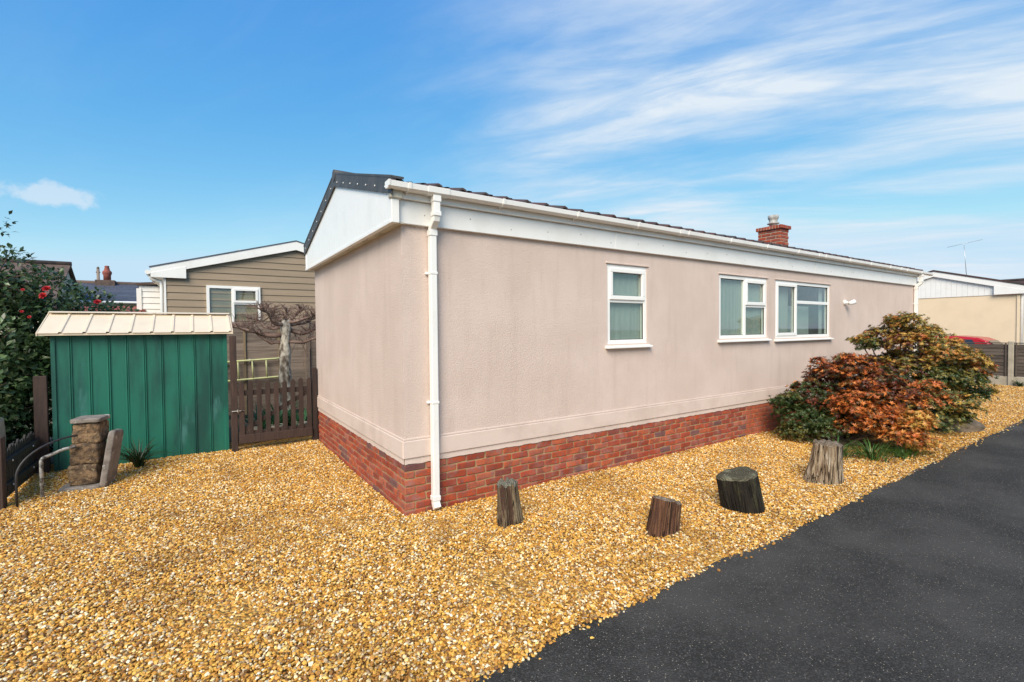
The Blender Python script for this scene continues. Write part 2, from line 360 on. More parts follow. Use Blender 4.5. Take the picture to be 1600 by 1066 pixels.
# ------------------------------------------------------------------ ground, gravel, road
def sheet(name, x0, x1, y0, y1, z, m, nx=1, ny=1, edge=None, kind='structure'):
    v, f = [], []
    for j in range(ny+1):
        for i in range(nx+1):
            x = x0+(x1-x0)*i/nx; y = y0+(y1-y0)*j/ny
            if edge: x, y = edge(x, y, i, j)
            v.append((x, y, z))
    for j in range(ny):
        for i in range(nx):
            a = j*(nx+1)+i; f.append((a, a+1, a+nx+2, a+nx+1))
    me = bpy.data.meshes.new(name); me.from_pydata(v, [], f); me.materials.append(m); me.update()
    o = link(name, me); o['kind'] = kind; return o
earth = mat('earth', (0.085, 0.085, 0.045), 0.95, (0.10, 0.075, 0.05), 0.6, 0.4, 0.6, bump=0.5, bscale=12)
sheet('ground', -600, 600, -600, 600, -0.035, earth)
def gravel_base_mat():
    m = bpy.data.materials.new('gravel_bed'); m.use_nodes = True
    t = m.node_tree; b = t.nodes['Principled BSDF']; b.inputs['Roughness'].default_value = 0.9
    co = N(t, 'ShaderNodeTexCoord'); vo = N(t, 'ShaderNodeTexVoronoi', inp={'Scale': 48}); L(t, co.outputs['Object'], vo.inputs[0])
    rp = N(t, 'ShaderNodeValToRGB'); sp = N(t, 'ShaderNodeSeparateColor'); L(t, vo.outputs['Color'], sp.inputs[0]); L(t, sp.outputs[0], rp.inputs[0])
    cols = [(0.0, (0.18, 0.08, 0.015)), (0.4, (0.42, 0.20, 0.03)), (0.8, (0.55, 0.30, 0.06)), (1.0, (0.68, 0.46, 0.16))]
    els = rp.color_ramp.elements
    while len(els) < 4: els.new(0.5)
    for e, (p, c) in zip(els, cols): e.position = p; e.color = (*c, 1)
    L(t, rp.outputs[0], b.inputs['Base Color'])
    bp = N(t, 'ShaderNodeBump', inp={'Strength': 1.0, 'Distance': 0.02}); bp.invert = True; L(t, vo.outputs['Distance'], bp.inputs['Height']); L(t, bp.outputs[0], b.inputs['Normal'])
    return m
def wav(x): return -2.255 + 0.012*math.sin(x*1.7) + 0.012*math.sin(x*4.3+1) + 0.022*noise.noise(Vector((x*3.1, 0, 0)))
GB = gravel_base_mat()
def gedge(x, y, i, j): return (x, wav(x) if j == 0 else y)
gb = sheet('gravel_ground', -6.0, 18.35, -2.25, 4.6, -0.012, GB, 240, 6, gedge)
def asphalt():
    m = bpy.data.materials.new('asphalt'); m.use_nodes = True
    t = m.node_tree; b = t.nodes['Principled BSDF']; b.inputs['Roughness'].default_value = 0.85; b.inputs['Specular IOR Level'].default_value = 0.15
    co = N(t, 'ShaderNodeTexCoord')
    vo = N(t, 'ShaderNodeTexVoronoi', inp={'Scale': 135}); L(t, co.outputs['Object'], vo.inputs[0])
    sp = N(t, 'ShaderNodeSeparateColor'); L(t, vo.outputs['Color'], sp.inputs[0])
    big = N(t, 'ShaderNodeTexNoise', inp={'Scale': 1.1, 'Detail': 6, 'Roughness': 0.6}); L(t, co.outputs['Object'], big.inputs[0])
    c1 = mixc(t, smooth(t, big.outputs[0], 0.35, 0.7), (0.034, 0.0315, 0.0275), (0.072, 0.066, 0.058))
    c1 = mixc(t, fmath(t, 'MULTIPLY', smooth(t, sp.outputs[0], 0.5, 1.0), 0.8), c1, (0.085, 0.080, 0.074))
    fleck = fmath(t, 'MULTIPLY', smooth(t, sp.outputs[1], 0.945, 0.965), smooth(t, fmath(t, 'MULTIPLY', vo.outputs['Distance'], -1.0), -0.42, -0.30))
    c1 = mixc(t, fleck, c1, (0.40, 0.34, 0.26))
    L(t, c1, b.inputs['Base Color'])
    fine = N(t, 'ShaderNodeTexNoise', inp={'Scale': 160, 'Detail': 3}); L(t, co.outputs['Object'], fine.inputs[0])
    h = fmath(t, 'ADD', fmath(t, 'MULTIPLY', vo.outputs['Distance'], -1.0), fine.outputs[0])
    bp = N(t, 'ShaderNodeBump', inp={'Strength': 0.8, 'Distance': 0.006}); L(t, h, bp.inputs['Height']); L(t, bp.outputs[0], b.inputs['Normal'])
    return m
def redge(x, y, i, j): return (x, wav(x)+0.03 if j == 6 else y)
sheet('road', -40, 60, -7.2, -2.25, -0.006, asphalt(), 1000, 6, redge)

def gravel_points():
    pts = []
    r = np.random.default_rng(4)
    def fill(x0, x1, y0, y1, sp, layers):
        for k in range(layers):
            gx, gy = np.meshgrid(np.arange(x0, x1, sp), np.arange(y0, y1, sp)); n = gx.size
            p = np.stack([gx.ravel()+r.uniform(-.5, .5, n)*sp*1.3, gy.ravel()+r.uniform(-.5, .5, n)*sp*1.3, r.uniform(-0.010, 0.006, n)+k*0.004], 1)
            pts.append(p)
    fill(-4.6, 0.0, -2.35, 2.2, 0.0140, 1); fill(0.0, 6.0, -2.35, -0.01, 0.0140, 1)
    fill(-3.6, 0.0, 2.2, 4.05, 0.0155, 1)
    fill(6.0, 18.3, -2.35, -0.01, 0.025, 1); fill(13.6, 18.3, 0.0, 3.5, 0.045, 1)
    p = np.concatenate(pts)
    edge = np.array([wav(x) for x in np.linspace(-6, 19, 2500)]); e = np.interp(p[:, 0], np.linspace(-6, 19, 2500), edge)
    keep = p[:, 1] > e + r.normal(0, 0.012, len(p))
    keep &= ~((p[:, 0] > -0.01) & (p[:, 0] < 13.4) & (p[:, 1] > -0.012))
    p = p[keep]
    # shallow scuffs in the surface
    p[:, 2] += 0.010*np.sin(p[:, 0]*2.3+p[:, 1]*1.1)*np.sin(p[:, 1]*2.9-p[:, 0]*0.7) + 0.007*np.sin(p[:, 0]*6.1+1.0)*np.sin(p[:, 1]*5.3)
    # a few stray stones on the road edge
    n = 70; xs = r.uniform(-2, 14, n); st = np.stack([xs, np.array([wav(x) for x in xs])-np.abs(r.normal(0, 0.06, n)), np.full(n, 0.001)], 1)
    return np.concatenate([p, st])
def pebble_mat():
    m = bpy.data.materials.new('gravel_stone'); m.use_nodes = True
    t = m.node_tree; b = t.nodes['Principled BSDF']; b.inputs['Roughness'].default_value = 0.55; b.inputs['Specular IOR Level'].default_value = 0.45
    oi = N(t, 'ShaderNodeObjectInfo'); rp = N(t, 'ShaderNodeValToRGB'); L(t, oi.outputs['Random'], rp.inputs[0])
    cols = [(0.0, (0.10, 0.040, 0.010)), (0.10, (0.28, 0.108, 0.014)), (0.23, (0.54, 0.237, 0.027)), (0.37, (0.71, 0.37, 0.050)), (0.51, (0.80, 0.48, 0.088)),
            (0.63, (0.52, 0.205, 0.022)), (0.72, (0.86, 0.61, 0.21)), (0.825, (0.94, 0.85, 0.62)), (0.93, (0.40, 0.27, 0.14)), (0.97, (0.20, 0.08, 0.03))]
    els = rp.color_ramp.elements
    while len(els) < len(cols): els.new(0.5)
    for e, (p, c) in zip(els, cols): e.position = p; e.color = (*c, 1)
    co = N(t, 'ShaderNodeTexCoord'); n = N(t, 'ShaderNodeTexNoise', inp={'Scale': 60, 'Detail': 4}); L(t, co.outputs['Object'], n.inputs[0])
    c1 = mixc(t, fmath(t, 'MULTIPLY', smooth(t, n.outputs[0], 0.4, 0.7), 0.25), rp.outputs[0], (0.72, 0.46, 0.14))
    # damp, dirtier drifts of stone
    dn = N(t, 'ShaderNodeTexNoise', inp={'Scale': 1.3, 'Detail': 5, 'Roughness': 0.65, 'Distortion': 0.6}); L(t, oi.outputs['Location'], dn.inputs[0])
    c1 = mixc(t, fmath(t, 'MULTIPLY', smooth(t, dn.outputs[0], 0.48, 0.70), 0.45), c1, (0.22, 0.095, 0.018))
    L(t, c1, b.inputs['Base Color'])
    return m
def build_gravel():
    P = gravel_points()
    me = bpy.data.meshes.new('gravel'); me.vertices.add(len(P)); me.vertices.foreach_set('co', P.astype(np.float32).ravel()); me.update()
    pm = pebble_mat(); me.materials.append(pm)
    o = link('gravel', me); tag(o, 'golden and cream pea gravel spread round the house', 'gravel', kind='stuff')
    g = bpy.data.node_groups.new('gravel_stones', 'GeometryNodeTree')
    g.interface.new_socket('Geometry', in_out='INPUT', socket_type='NodeSocketGeometry'); g.interface.new_socket('Geometry', in_out='OUTPUT', socket_type='NodeSocketGeometry')
    gi = g.nodes.new('NodeGroupInput'); go = g.nodes.new('NodeGroupOutput')
    m2p = g.nodes.new('GeometryNodeMeshToPoints'); g.links.new(gi.outputs[0], m2p.inputs[0])
    gti = g.nodes.new('GeometryNodeGeometryToInstance')
    for k in range(6):
        ico = g.nodes.new('GeometryNodeMeshIcoSphere'); ico.inputs['Radius'].default_value = 1.0; ico.inputs['Subdivisions'].default_value = 1 if k % 2 else 2
        sp = g.nodes.new('GeometryNodeSetPosition'); g.links.new(ico.outputs[0], sp.inputs[0])
        pos = g.nodes.new('GeometryNodeInputPosition'); nz = g.nodes.new('ShaderNodeTexNoise'); nz.noise_dimensions = '4D'
        nz.inputs['W'].default_value = k*3.7; nz.inputs['Scale'].default_value = 1.1; nz.inputs['Detail'].default_value = 1.0
        g.links.new(pos.outputs[0], nz.inputs['Vector'])
        sub = g.nodes.new('ShaderNodeVectorMath'); sub.operation = 'SUBTRACT'; g.links.new(nz.outputs['Color'], sub.inputs[0]); sub.inputs[1].default_value = (.5, .5, .5)
        mul = g.nodes.new('ShaderNodeVectorMath'); mul.operation = 'SCALE'; g.links.new(sub.outputs[0], mul.inputs[0]); mul.inputs['Scale'].default_value = 1.7
        g.links.new(mul.outputs[0], sp.inputs['Offset'])
        tr = g.nodes.new('GeometryNodeTransform'); g.links.new(sp.outputs[0], tr.inputs[0])
        tr.inputs['Scale'].default_value = [(1, .8, .6), (1.15, .75, .5), (.9, .85, .7), (1.3, .8, .5), (1, .95, .5), (1.1, .65, .6)][k]
        sh = g.nodes.new('GeometryNodeSetShadeSmooth'); g.links.new(tr.outputs[0], sh.inputs[0]); sh.inputs['Shade Smooth'].default_value = False
        sm = g.nodes.new('GeometryNodeSetMaterial'); sm.inputs['Material'].default_value = pm; g.links.new(sh.outputs[0], sm.inputs[0])
        g.links.new(sm.outputs[0], gti.inputs[0])
    iop = g.nodes.new('GeometryNodeInstanceOnPoints'); g.links.new(m2p.outputs[0], iop.inputs['Points']); g.links.new(gti.outputs[0], iop.inputs['Instance'])
    iop.inputs['Pick Instance'].default_value = True
    ri = g.nodes.new('FunctionNodeRandomValue'); ri.data_type = 'INT'; ri.inputs[4].default_value = 0; ri.inputs[5].default_value = 5; g.links.new(ri.outputs[2], iop.inputs['Instance Index'])
    rv = g.nodes.new('FunctionNodeRandomValue'); rv.data_type = 'FLOAT_VECTOR'; rv.inputs[0].default_value = (-.45, -.45, 0); rv.inputs[1].default_value = (.45, .45, 6.283); rv.inputs['Seed'].default_value = 3
    g.links.new(rv.outputs[0], iop.inputs['Rotation'])
    rs = g.nodes.new('FunctionNodeRandomValue'); rs.data_type = 'FLOAT'; rs.inputs[2].default_value = 0.0042; rs.inputs[3].default_value = 0.0132; rs.inputs['Seed'].default_value = 8
    # far stones are drawn fewer and a little larger
    g.links.new(rs.outputs[1], iop.inputs['Scale'])
    g.links.new(iop.outputs[0], go.inputs[0])
    md = o.modifiers.new('stones', 'NODES'); md.node_group = g
build_gravel()

# ------------------------------------------------------------------ window builder (plane y = const, facing -y)
def window(parent, x0, x1, z0, z1, y, lights, curtain='net', curtain_spec=None, proud=0.012, sill=True, label=None, frame_w=0.055):
    """lights: list of (u0,u1,v0,v1,opening) in fractions of the opening, v upward"""
    w = empty('window'); w.parent = parent
    if label: w['label'] = label
    fw = frame_w; d0, d1 = y-proud, y+0.055
    m = MB()
    m.box(x0, x1, d0, d1, z1-fw, z1); m.box(x0, x1, d0, d1, z0, z0+fw)
    m.box(x0, x0+fw, d0, d1, z0+fw, z1-fw); m.box(x1-fw, x1, d0, d1, z0+fw, z1-fw)
    m.build('frame', M['upvc_clean'], w, 0.004)
    ix0, ix1, iz0, iz1 = x0+fw, x1-fw, z0+fw, z1-fw
    W_, H_ = ix1-ix0, iz1-iz0
    for (u0, u1, v0, v1, op) in lights:
        a, b = ix0+u0*W_, ix0+u1*W_; c, d = iz0+v0*H_, iz0+v1*H_
        h = 0.018
        a2, b2, c2, d2 = a+(h if u0 > 0 else 0), b-(h if u1 < 1 else 0), c+(h if v0 > 0 else 0), d-(h if v1 < 1 else 0)
        if op:                      # opening sash sits proud of the frame
            s = MB(); t = 0.052; sy0, sy1 = d0-0.016, d1-0.012
            a3, b3, c3, d3 = a2-0.010, b2+0.010, c2-0.010, d2+0.010
            s.box(a3, b3, sy0, sy1, d3-t, d3); s.box(a3, b3, sy0, sy1, c3, c3+t); s.box(a3, a3+t, sy0, sy1, c3+t, d3-t); s.box(b3-t, b3, sy0, sy1, c3+t, d3-t)
            s.build('sash', M['upvc_clean'], w, 0.006)
            a2, b2, c2, d2 = a3+t-0.004, b3-t+0.004, c3+t-0.004, d3-t+0.004
        g = MB(); g.box(a2-0.003, b2+0.003, y+0.012, y+0.018, c2-0.003, d2+0.003); g.build('pane', M['glass'], w)
        gk = MB(); q = 0.007; gy0, gy1 = y+0.002, y+0.0115
        gk.box(a2, b2, gy0, gy1, d2-q, d2); gk.box(a2, b2, gy0, gy1, c2, c2+q); gk.box(a2, a2+q, gy0, gy1, c2+q, d2-q); gk.box(b2-q, b2, gy0, gy1, c2+q, d2-q)
        gk.build('gasket', M['rubber'], w)
    mu = MB(); us = sorted({(l[1], min(k[2] for k in lights if k[1] == l[1] or k[0] == l[1]), 1.0) for l in lights if l[1] < 1})
    seen = set()
    for (u, v0, v1) in us:
        if u in seen: continue
        seen.add(u); xx = ix0+u*W_; mu.box(xx-0.028, xx+0.028, d0+0.003, d1-0.004, iz0, iz1)
    for l in lights:
        if l[2] > 0:
            zz_ = iz0+l[2]*H_; mu.box(ix0+l[0]*W_+(0.02 if l[0] > 0 else 0), ix0+l[1]*W_-(0.02 if l[1] < 1 else 0), d0+0.005, d1-0.006, zz_-0.028, zz_+0.028)
    if mu.v: mu.build('mullion', M['upvc_clean'], w, 0.004)
    if sill:
        s = MB(); s.prism([(d0-0.075, z0-0.052), (d0-0.075, z0-0.028), (d1-0.01, z0-0.003), (d1-0.01, z0-0.052)], 0, x0-0.045, x1+0.045); s.build('sill', M['upvc_clean'], w, 0.005)
    # what is behind the glass: pleated curtain cloth and a dim room
    for (cu0, cu1, cv0, cv1, yy) in (curtain_spec or [(0, 1, 0, 1, 0.06)]):
        v, f = [], []; n = max(6, int((cu1-cu0)*W_/0.012)); a, b = ix0+cu0*W_, ix0+cu1*W_; c, d = iz0+cv0*H_, iz0+cv1*H_
        for i in range(n+1):
            x = a+(b-a)*i/n; yb = y+yy+0.002*math.sin(i*0.9+math.sin(i*0.13)*2)
            v += [(x, yb, c), (x, yb, d)]
        f = [(2*i, 2*i+2, 2*i+3, 2*i+1) for i in range(n)]
        cm = MB(); cm.add(v, f, True); cm.build('curtain', M[curtain], w)
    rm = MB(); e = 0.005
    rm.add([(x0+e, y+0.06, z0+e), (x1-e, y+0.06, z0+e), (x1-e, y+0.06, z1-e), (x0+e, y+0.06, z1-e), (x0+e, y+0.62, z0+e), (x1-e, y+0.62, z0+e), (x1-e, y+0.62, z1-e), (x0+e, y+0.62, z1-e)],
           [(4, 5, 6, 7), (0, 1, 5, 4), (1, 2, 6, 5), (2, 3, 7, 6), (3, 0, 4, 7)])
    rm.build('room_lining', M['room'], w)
    return w

# ------------------------------------------------------------------ the park home
LEN, WID = 13.38, 3.93
home = empty('park_home', (0, 0, 0), 'long beige rendered single storey home with red brick plinth and white gutter', 'house')
WZ0, WZ1 = 0.49, 3.02
wins = [(2.70, 3.44, 1.575, 2.595), (5.09, 6.47, 1.60, 2.60), (6.74, 8.78, 1.58, 2.595)]
def wall_with_holes(holes, x0, x1, z0, z1, y, th=0.09):
    xs = sorted({x0, x1, *[h[0] for h in holes], *[h[1] for h in holes]}); zs = sorted({z0, z1, *[h[2] for h in holes], *[h[3] for h in holes]})
    m = MB()
    inside = lambda x, z: any(h[0] < x < h[1] and h[2] < z < h[3] for h in holes)
    for i in range(len(xs)-1):
        for j in range(len(zs)-1):
            if inside((xs[i]+xs[i+1])/2, (zs[j]+zs[j+1])/2): continue
            m.add([(xs[i], y, zs[j]), (xs[i+1], y, zs[j]), (xs[i+1], y, zs[j+1]), (xs[i], y, zs[j+1])], [(0, 1, 2, 3)])
    for h in holes:
        m.add([(h[0], y, h[2]), (h[1], y, h[2]), (h[1], y, h[3]), (h[0], y, h[3]), (h[0], y+th, h[2]), (h[1], y+th, h[2]), (h[1], y+th, h[3]), (h[0], y+th, h[3])],
              [(0, 1, 5, 4), (1, 2, 6, 5), (2, 3, 7, 6), (3, 0, 4, 7)])
    return m
wm = wall_with_holes(wins, 0, LEN, WZ0, WZ1, 0.0)
wm.add([(0, 0, WZ0), (0, WID, WZ0), (0, WID, WZ1), (0, 0, WZ1)], [(0, 1, 2, 3)])
wm.add([(LEN, 0, WZ0), (LEN, WID, WZ0), (LEN, WID, WZ1), (LEN, 0, WZ1)], [(0, 1, 2, 3)])
wm.add([(0, WID, WZ0), (LEN, WID, WZ0), (LEN, WID, WZ1), (0, WID, WZ1)], [(0, 1, 2, 3)])
wm.build('wall', M['plaster'], home)
# rendered corner quoin strip and base band
bd = MB(); 
ring = [(-0.022, -0.022), (LEN+0.022, -0.022), (LEN+0.022, WID+0.022), (-0.022, WID+0.022)]
def band(z0, z1, p, name, bev):
    b = MB()
    b.box(-p, LEN+p, -p, 0.0, z0, z1); b.box(-p, 0.0, 0.0, WID+p, z0, z1); b.box(LEN, LEN+p, 0, WID+p, z0, z1)
    return b.build(name, M['plaster_band'], home, bev)
band(0.545, 0.715, 0.020, 'base_band', 0.008)
band(0.716, 0.738, 0.011, 'band_fillet', 0.005)
# ragged skirt of render smeared over the first brick course
sk = MB(); r2 = random.Random(3)
def skirt(axis, length):
    n = int(length/0.035); zs = [0.487+0.010*noise.noise(Vector((i*0.35, axis*9, 0)))+r2.uniform(-.003, .003) for i in range(n+1)]
    for i in range(n):
        a, b = length*i/n, length*(i+1)/n
        q = [(a, zs[i]), (b, zs[i+1]), (b, 0.544), (a, 0.544)]
        if axis == 0: sk.add([(x, -0.006, z) for x, z in q], [(0, 1, 2, 3)])
        else: sk.add([(-0.006, x, z) for x, z in q], [(0, 1, 2, 3)])
skirt(0, LEN); skirt(1, WID)
sk.build('render_skirt', M['plaster_band'], home)

# brick plinth: bricks one by one near the camera, the rest joined
pm_ = MB(); pm_.box(0.009, LEN-0.009, 0.009, WID-0.009, -0.10, 0.50)
plinth = pm_.build('plinth', M['mortar'], home)
BL, BD, BH, PIT, CP = 0.213, 0.1025, 0.0645, 0.225, 0.0752
bmeshes = {}
def brick_mesh(kind):
    out = []
    for s in range(4):
        rr = random.Random(s*7+len(kind)); m = MB()
        if kind == 'x': m.cbox(-BL/2, BL/2, 0, BD, -BH/2, BH/2, 0.007, jit=0.0035, rn=rr)
        elif kind == 'yy': m.cbox(0, BD, -BL/2, BL/2, -BH/2, BH/2, 0.007, jit=0.0035, rn=rr)
        elif kind == 'half': m.cbox(-BD/2, BD/2, 0, BD*.9, -BH/2, BH/2, 0.005, jit=0.0022, rn=rr)
        out.append(m.mesh('brick', M['brick']))
    return out
bx_, by_ = brick_mesh('x'), brick_mesh('yy')
far = MB(); rb = random.Random(21); nb = 0
for c in range(7):
    z = 0.49-CP*(c+0.5); even = c % 2 == 0
    x = 0.0 if even else 0.1125
    while x+BL <= LEN:
        if x < 5.65:
            link('brick', bx_[rb.randrange(4)], plinth, loc=(x+BL/2, rb.uniform(-.0025, .0015), z+rb.uniform(-.0015, .0015))); nb += 1
        else: far.cbox(x, x+BL, rb.uniform(-.002, .002), 0.08, z-BH/2, z+BH/2, 0.004)
        x += PIT
    y = 0.1125 if even else 0.0
    while y+BL <= WID+0.11:
        link('brick', by_[rb.randrange(4)], plinth, loc=(rb.uniform(-.0025, .0015), y+BL/2, z+rb.uniform(-.0015, .0015))); nb += 1
        y += PIT
fo = far.build('brick_run', M['brick'], plinth); fo['kind'] = 'stuff'

# fascia, soffit box, gutter
f = MB()
f.box(-0.03, LEN+0.03, -0.045, 0.02, 2.78, 2.998); f.build('fascia', M['upvc'], home, 0.005)
f = MB(); f.box(-0.05, LEN+0.05, -0.085, 0.02, 3.001, 3.12); f.build('eaves_board', M['upvc'], home, 0.005)
for x in (2.82, 8.1):
    j = MB(); j.box(x-0.016, x+0.016, -0.049, -0.0455, 2.782, 2.996); j.box(x-0.016, x+0.016, -0.089, -0.0855, 3.003, 3.07); j.build('joint_strip', M['upvc'], home)
scw = MB(); rs_ = random.Random(5)
for i in range(26):
    x = 0.22+i*0.5; scw.lathe([(0.0075, 0), (0.005, 0.004)], 8, Matrix.Translation((x, -0.045, 2.88+0.03*math.sin(i*2.1))) @ Matrix.Rotation(R(90), 4, 'X'))
scw.build('fascia_pin', M['pot'], home)
G0, G1 = -0.17, 14.03
gy = -0.172
gp = [(-0.088, 3.118), (-0.088, 3.062), (-0.104, 3.030), (-0.158, 3.022), (-0.186, 3.050), (-0.192, 3.118), (-0.186, 3.124), (-0.180, 3.118), (-0.176, 3.058), (-0.152, 3.032), (-0.110, 3.040), (-0.098, 3.066), (-0.098, 3.118)]
GS = lambda q: [(y_, 3.122-(3.122-z_)*0.66) for y_, z_ in q]
gp = GS(gp)
g = MB()
n = len(gp); v = [(G0, y, z) for y, z in gp]+[(G1, y, z) for y, z in gp]
g.add(v, [(i, (i+1) % n, n+(i+1) % n, n+i) for i in range(n)] + [tuple(range(n)), tuple(range(n, 2*n))])
gut = g.build('gutter', M['upvc'], home)
ce = [(-0.086, 3.124), (-0.086, 3.060), (-0.102, 3.026), (-0.160, 3.018), (-0.190, 3.048), (-0.197, 3.128)]
ce = GS(ce)
for xx in (G0-0.012, G1-0.01):
    e = MB(); e.prism(ce, 0, xx, xx+0.02); e.build('end_cap', M['upvc'], gut, 0.003)
out = [(-0.0835, 3.124), (-0.0835, 3.056), (-0.100, 3.020), (-0.162, 3.012), (-0.194, 3.044), (-0.2, 3.128), (-0.193, 3.128), (-0.187, 3.05), (-0.16, 3.021), (-0.103, 3.029), (-0.0875, 3.06), (-0.0875, 3.124)]
out = GS(out)
for xx, w_ in ((0.31, 0.22), (13.3, 0.2), (3.95, 0.1), (7.95, 0.1), (11.9, 0.1)):
    e = MB(); e.prism(out, 0, xx-w_/2, xx+w_/2); e.build('gutter_union', M['upvc'], gut, 0.002)
x = 0.02
while x < 13.5:
    if abs(x-0.31) > 0.16:
        e = MB(); e.prism(out, 0, x-0.013, x+0.013); e.prism([(-0.0855, 3.07), (-0.0855, 3.03), (-0.092, 3.03), (-0.105, 3.052)], 0, x-0.008, x+0.008); e.build('gutter_bracket', M['upvc'], gut)
    x += 1.02
def downpipe(x, full=True):
    d = MB(); h = 0.034
    def sq(pts):      # square section swept through (y,z) points
        vs_, F = [], []
        for i, (y, z) in enumerate(pts):
            a = pts[max(i-1, 0)]; b = pts[min(i+1, len(pts)-1)]
            t = Vector((b[0]-a[0], b[1]-a[1])).normalized(); nn = Vector((-t.y, t.x))
            for sx, sn in ((-1, -1), (1, -1), (1, 1), (-1, 1)): vs_.append((x+sx*h, y+nn.x*sn*h, z+nn.y*sn*h))
        for i in range(len(pts)-1):
            for k in range(4): F.append((i*4+k, i*4+(k+1) % 4, i*4+4+(k+1) % 4, i*4+4+k))
        F += [(0, 1, 2, 3), tuple(range(len(vs_)-4, len(vs_)))[::-1]]
        d.add(vs_, F)
    sq([(-0.142, 3.06), (-0.142, 2.87), (-0.135, 2.835), (-0.06, 2.775), (-0.047, 2.74), (-0.047, 0.12), (-0.052, 0.075), (-0.085, 0.030)])
    o = d.build('downpipe', M['upvc'], home, 0.008)
    c = MB(); hh = h+0.006
    for (yy, za_, zb_) in ((-0.142, 2.995, 3.055), (-0.047, 2.69, 2.745), (-0.142, 2.862, 2.905)):
        c = MB(); c.box(x-hh, x+hh, yy-hh, yy+hh, za_, zb_); c.build('pipe_socket', M['upvc'], o, 0.004)
    for z in (2.33, 1.07):
        k = MB(); k.box(x-h-0.004, x+h+0.004, -0.047-h-0.004, -0.002, z-0.012, z+0.012); k.box(x-h-0.03, x-h-0.004, -0.025, -0.002, z-0.012, z+0.012); k.box(x+h+0.004, x+h+0.016, -0.025, -0.002, z-0.012, z+0.012)
        k.build('pipe_clip', M['upvc'], o, 0.003)
    sh = MB(); sh.box(x-hh, x+hh, -0.047-hh, -0.047+hh, 0.105, 0.15); sh.build('pipe_shoe', M['upvc'], o, 0.004)
downpipe(0.295); downpipe(13.32)

# gable: vertical boards, trims, verge
GX = -0.12; ridge_y = 1.95; gy0, gy1 = -0.075, 3.985
def roof_z(y): return 3.075 + (ridge_y-abs(y-ridge_y))*0.285 if False else 3.62-0.285*abs(y-ridge_y)
bw = 0.0985; y = gy0+0.03
while y < gy1-0.03:
    y2 = min(y+bw-0.003, gy1-0.03)
    poly = [(y, 2.80), (y2, 2.80), (y2, roof_z(y2)+0.03)] + ([(ridge_y, roof_z(ridge_y)+0.03)] if y < ridge_y < y2 else []) + [(y, roof_z(y)+0.03)]
    b = MB(); b.prism(poly, 0, GX, GX+0.012); b.build('gable_board', M['upvc_clean'], home)
    y += bw
bk = MB(); bk.prism([(gy0+0.02, 2.79), (gy1-0.02, 2.79), (gy1-0.02, roof_z(gy1)), (ridge_y, roof_z(ridge_y)), (gy0+0.02, roof_z(gy0))], 0, GX+0.0125, GX+0.03); bk.build('gable_backing', M['upvc'], home)
bt = MB(); bt.box(GX-0.012, GX+0.035, gy0, gy1, 2.765, 2.80); bt.build('gable_base_trim', M['upvc'], home, 0.004)
so = MB(); so.box(GX-0.004, 0.0, gy0+0.01, gy1-0.01, 2.772, 2.788); so.build('soffit', M['upvc_dirty'], home)
ct = MB(); ct.box(GX-0.006, GX+0.07, gy0-0.022, gy0+0.035, 2.768, 3.06); ct.build('corner_trim', M['upvc'], home, 0.005)
ct = MB(); ct.box(GX-0.006, GX+0.07, gy1-0.035, gy1+0.02, 2.768, 3.06); ct.build('corner_trim', M['upvc'], home, 0.005)
ct = MB(); ct.cbox(GX-0.02, GX+0.10, gy0-0.04, gy0+0.03, 2.985, 3.075, 0.01); ct.build('box_end', M['upvc_dirty'], home)
for i in range(17):
    s = MB(); s.lathe([(0.006, 0), (0.009, 0.003), (0.006, 0.006)], 8, Matrix.Translation((-0.06, 0.15+i*0.225, 2.764))); s.build('soffit_pin', M['screw'], home)
VT = 0.155
for sgn in (-1, 1):
    ye = ridge_y+sgn*2.09
    poly = [(ye, roof_z(ye)-0.012), (ridge_y, roof_z(ridge_y)-0.012), (ridge_y, roof_z(ridge_y)+VT), (ye, roof_z(ye)+VT-0.01)]
    vm = MB(); vm.prism(poly, 0, GX-0.022, GX-0.004); vg = vm.build('verge', M['verge'], home, 0.003)
    vm = MB(); vm.prism([(ye, roof_z(ye)+VT-0.02), (ridge_y, roof_z(ridge_y)+VT-0.01), (ridge_y, roof_z(ridge_y)+VT+0.012), (ye, roof_z(ye)+VT+0.002)], 0, GX-0.026, GX+0.10); vm.build('verge_cap', M['verge'], home)
    for i in range(7):
        yy = ridge_y+sgn*(0.16+i*0.295)
        s = MB(); s.lathe([(0.007, 0), (0.011, 0.003), (0.007, 0.008)], 8, Matrix.Translation((GX-0.022, yy, roof_z(yy)+0.045)) @ Matrix.Rotation(R(-90), 4, 'Y')); s.build('screw', M['screw'], vg)
rc = MB(); rc.tube([(GX-0.03, ridge_y, roof_z(ridge_y)+VT-0.03), (LEN+0.1, ridge_y, roof_z(ridge_y)+VT-0.03)], 0.075, 10); rc.build('ridge_cap', M['verge'], home)
# roof: lapped pantile sheets, the eaves row tile by tile
TW = 0.262
def tile_profile(x):
    t = (x/TW) % 1.0
    return 0.058*max(0.0, math.sin(math.pi*min(t/0.52, 1.0))) + 0.006
def slope_pts(side):
    return [(ridge_y+side*2.075, roof_z(ridge_y+side*2.075)+0.068), (ridge_y, roof_z(ridge_y)+0.10)]
rf = MB()
for side in (-1, 1):
    (ya, za), (yb, zb) = slope_pts(side)
    courses = 6; n = int((LEN+0.2)/TW*8)
    for c in range(courses):
        t0, t1 = (c/courses if c else 0.02), (c+1)/courses
        if side == -1 and c == 0: t0 = 0.15
        v, fs = [], []
        for i in range(n+1):
            x = GX+0.03+(LEN+0.2)*i/n; p = tile_profile(x)
            v += [(x, ya+(yb-ya)*t0, za+(zb-za)*t0+p+0.018), (x, ya+(yb-ya)*t1, za+(zb-za)*t1+p)]
        fs = [(2*i, 2*i+2, 2*i+3, 2*i+1) for i in range(n)]
        rf.add(v, fs, True)
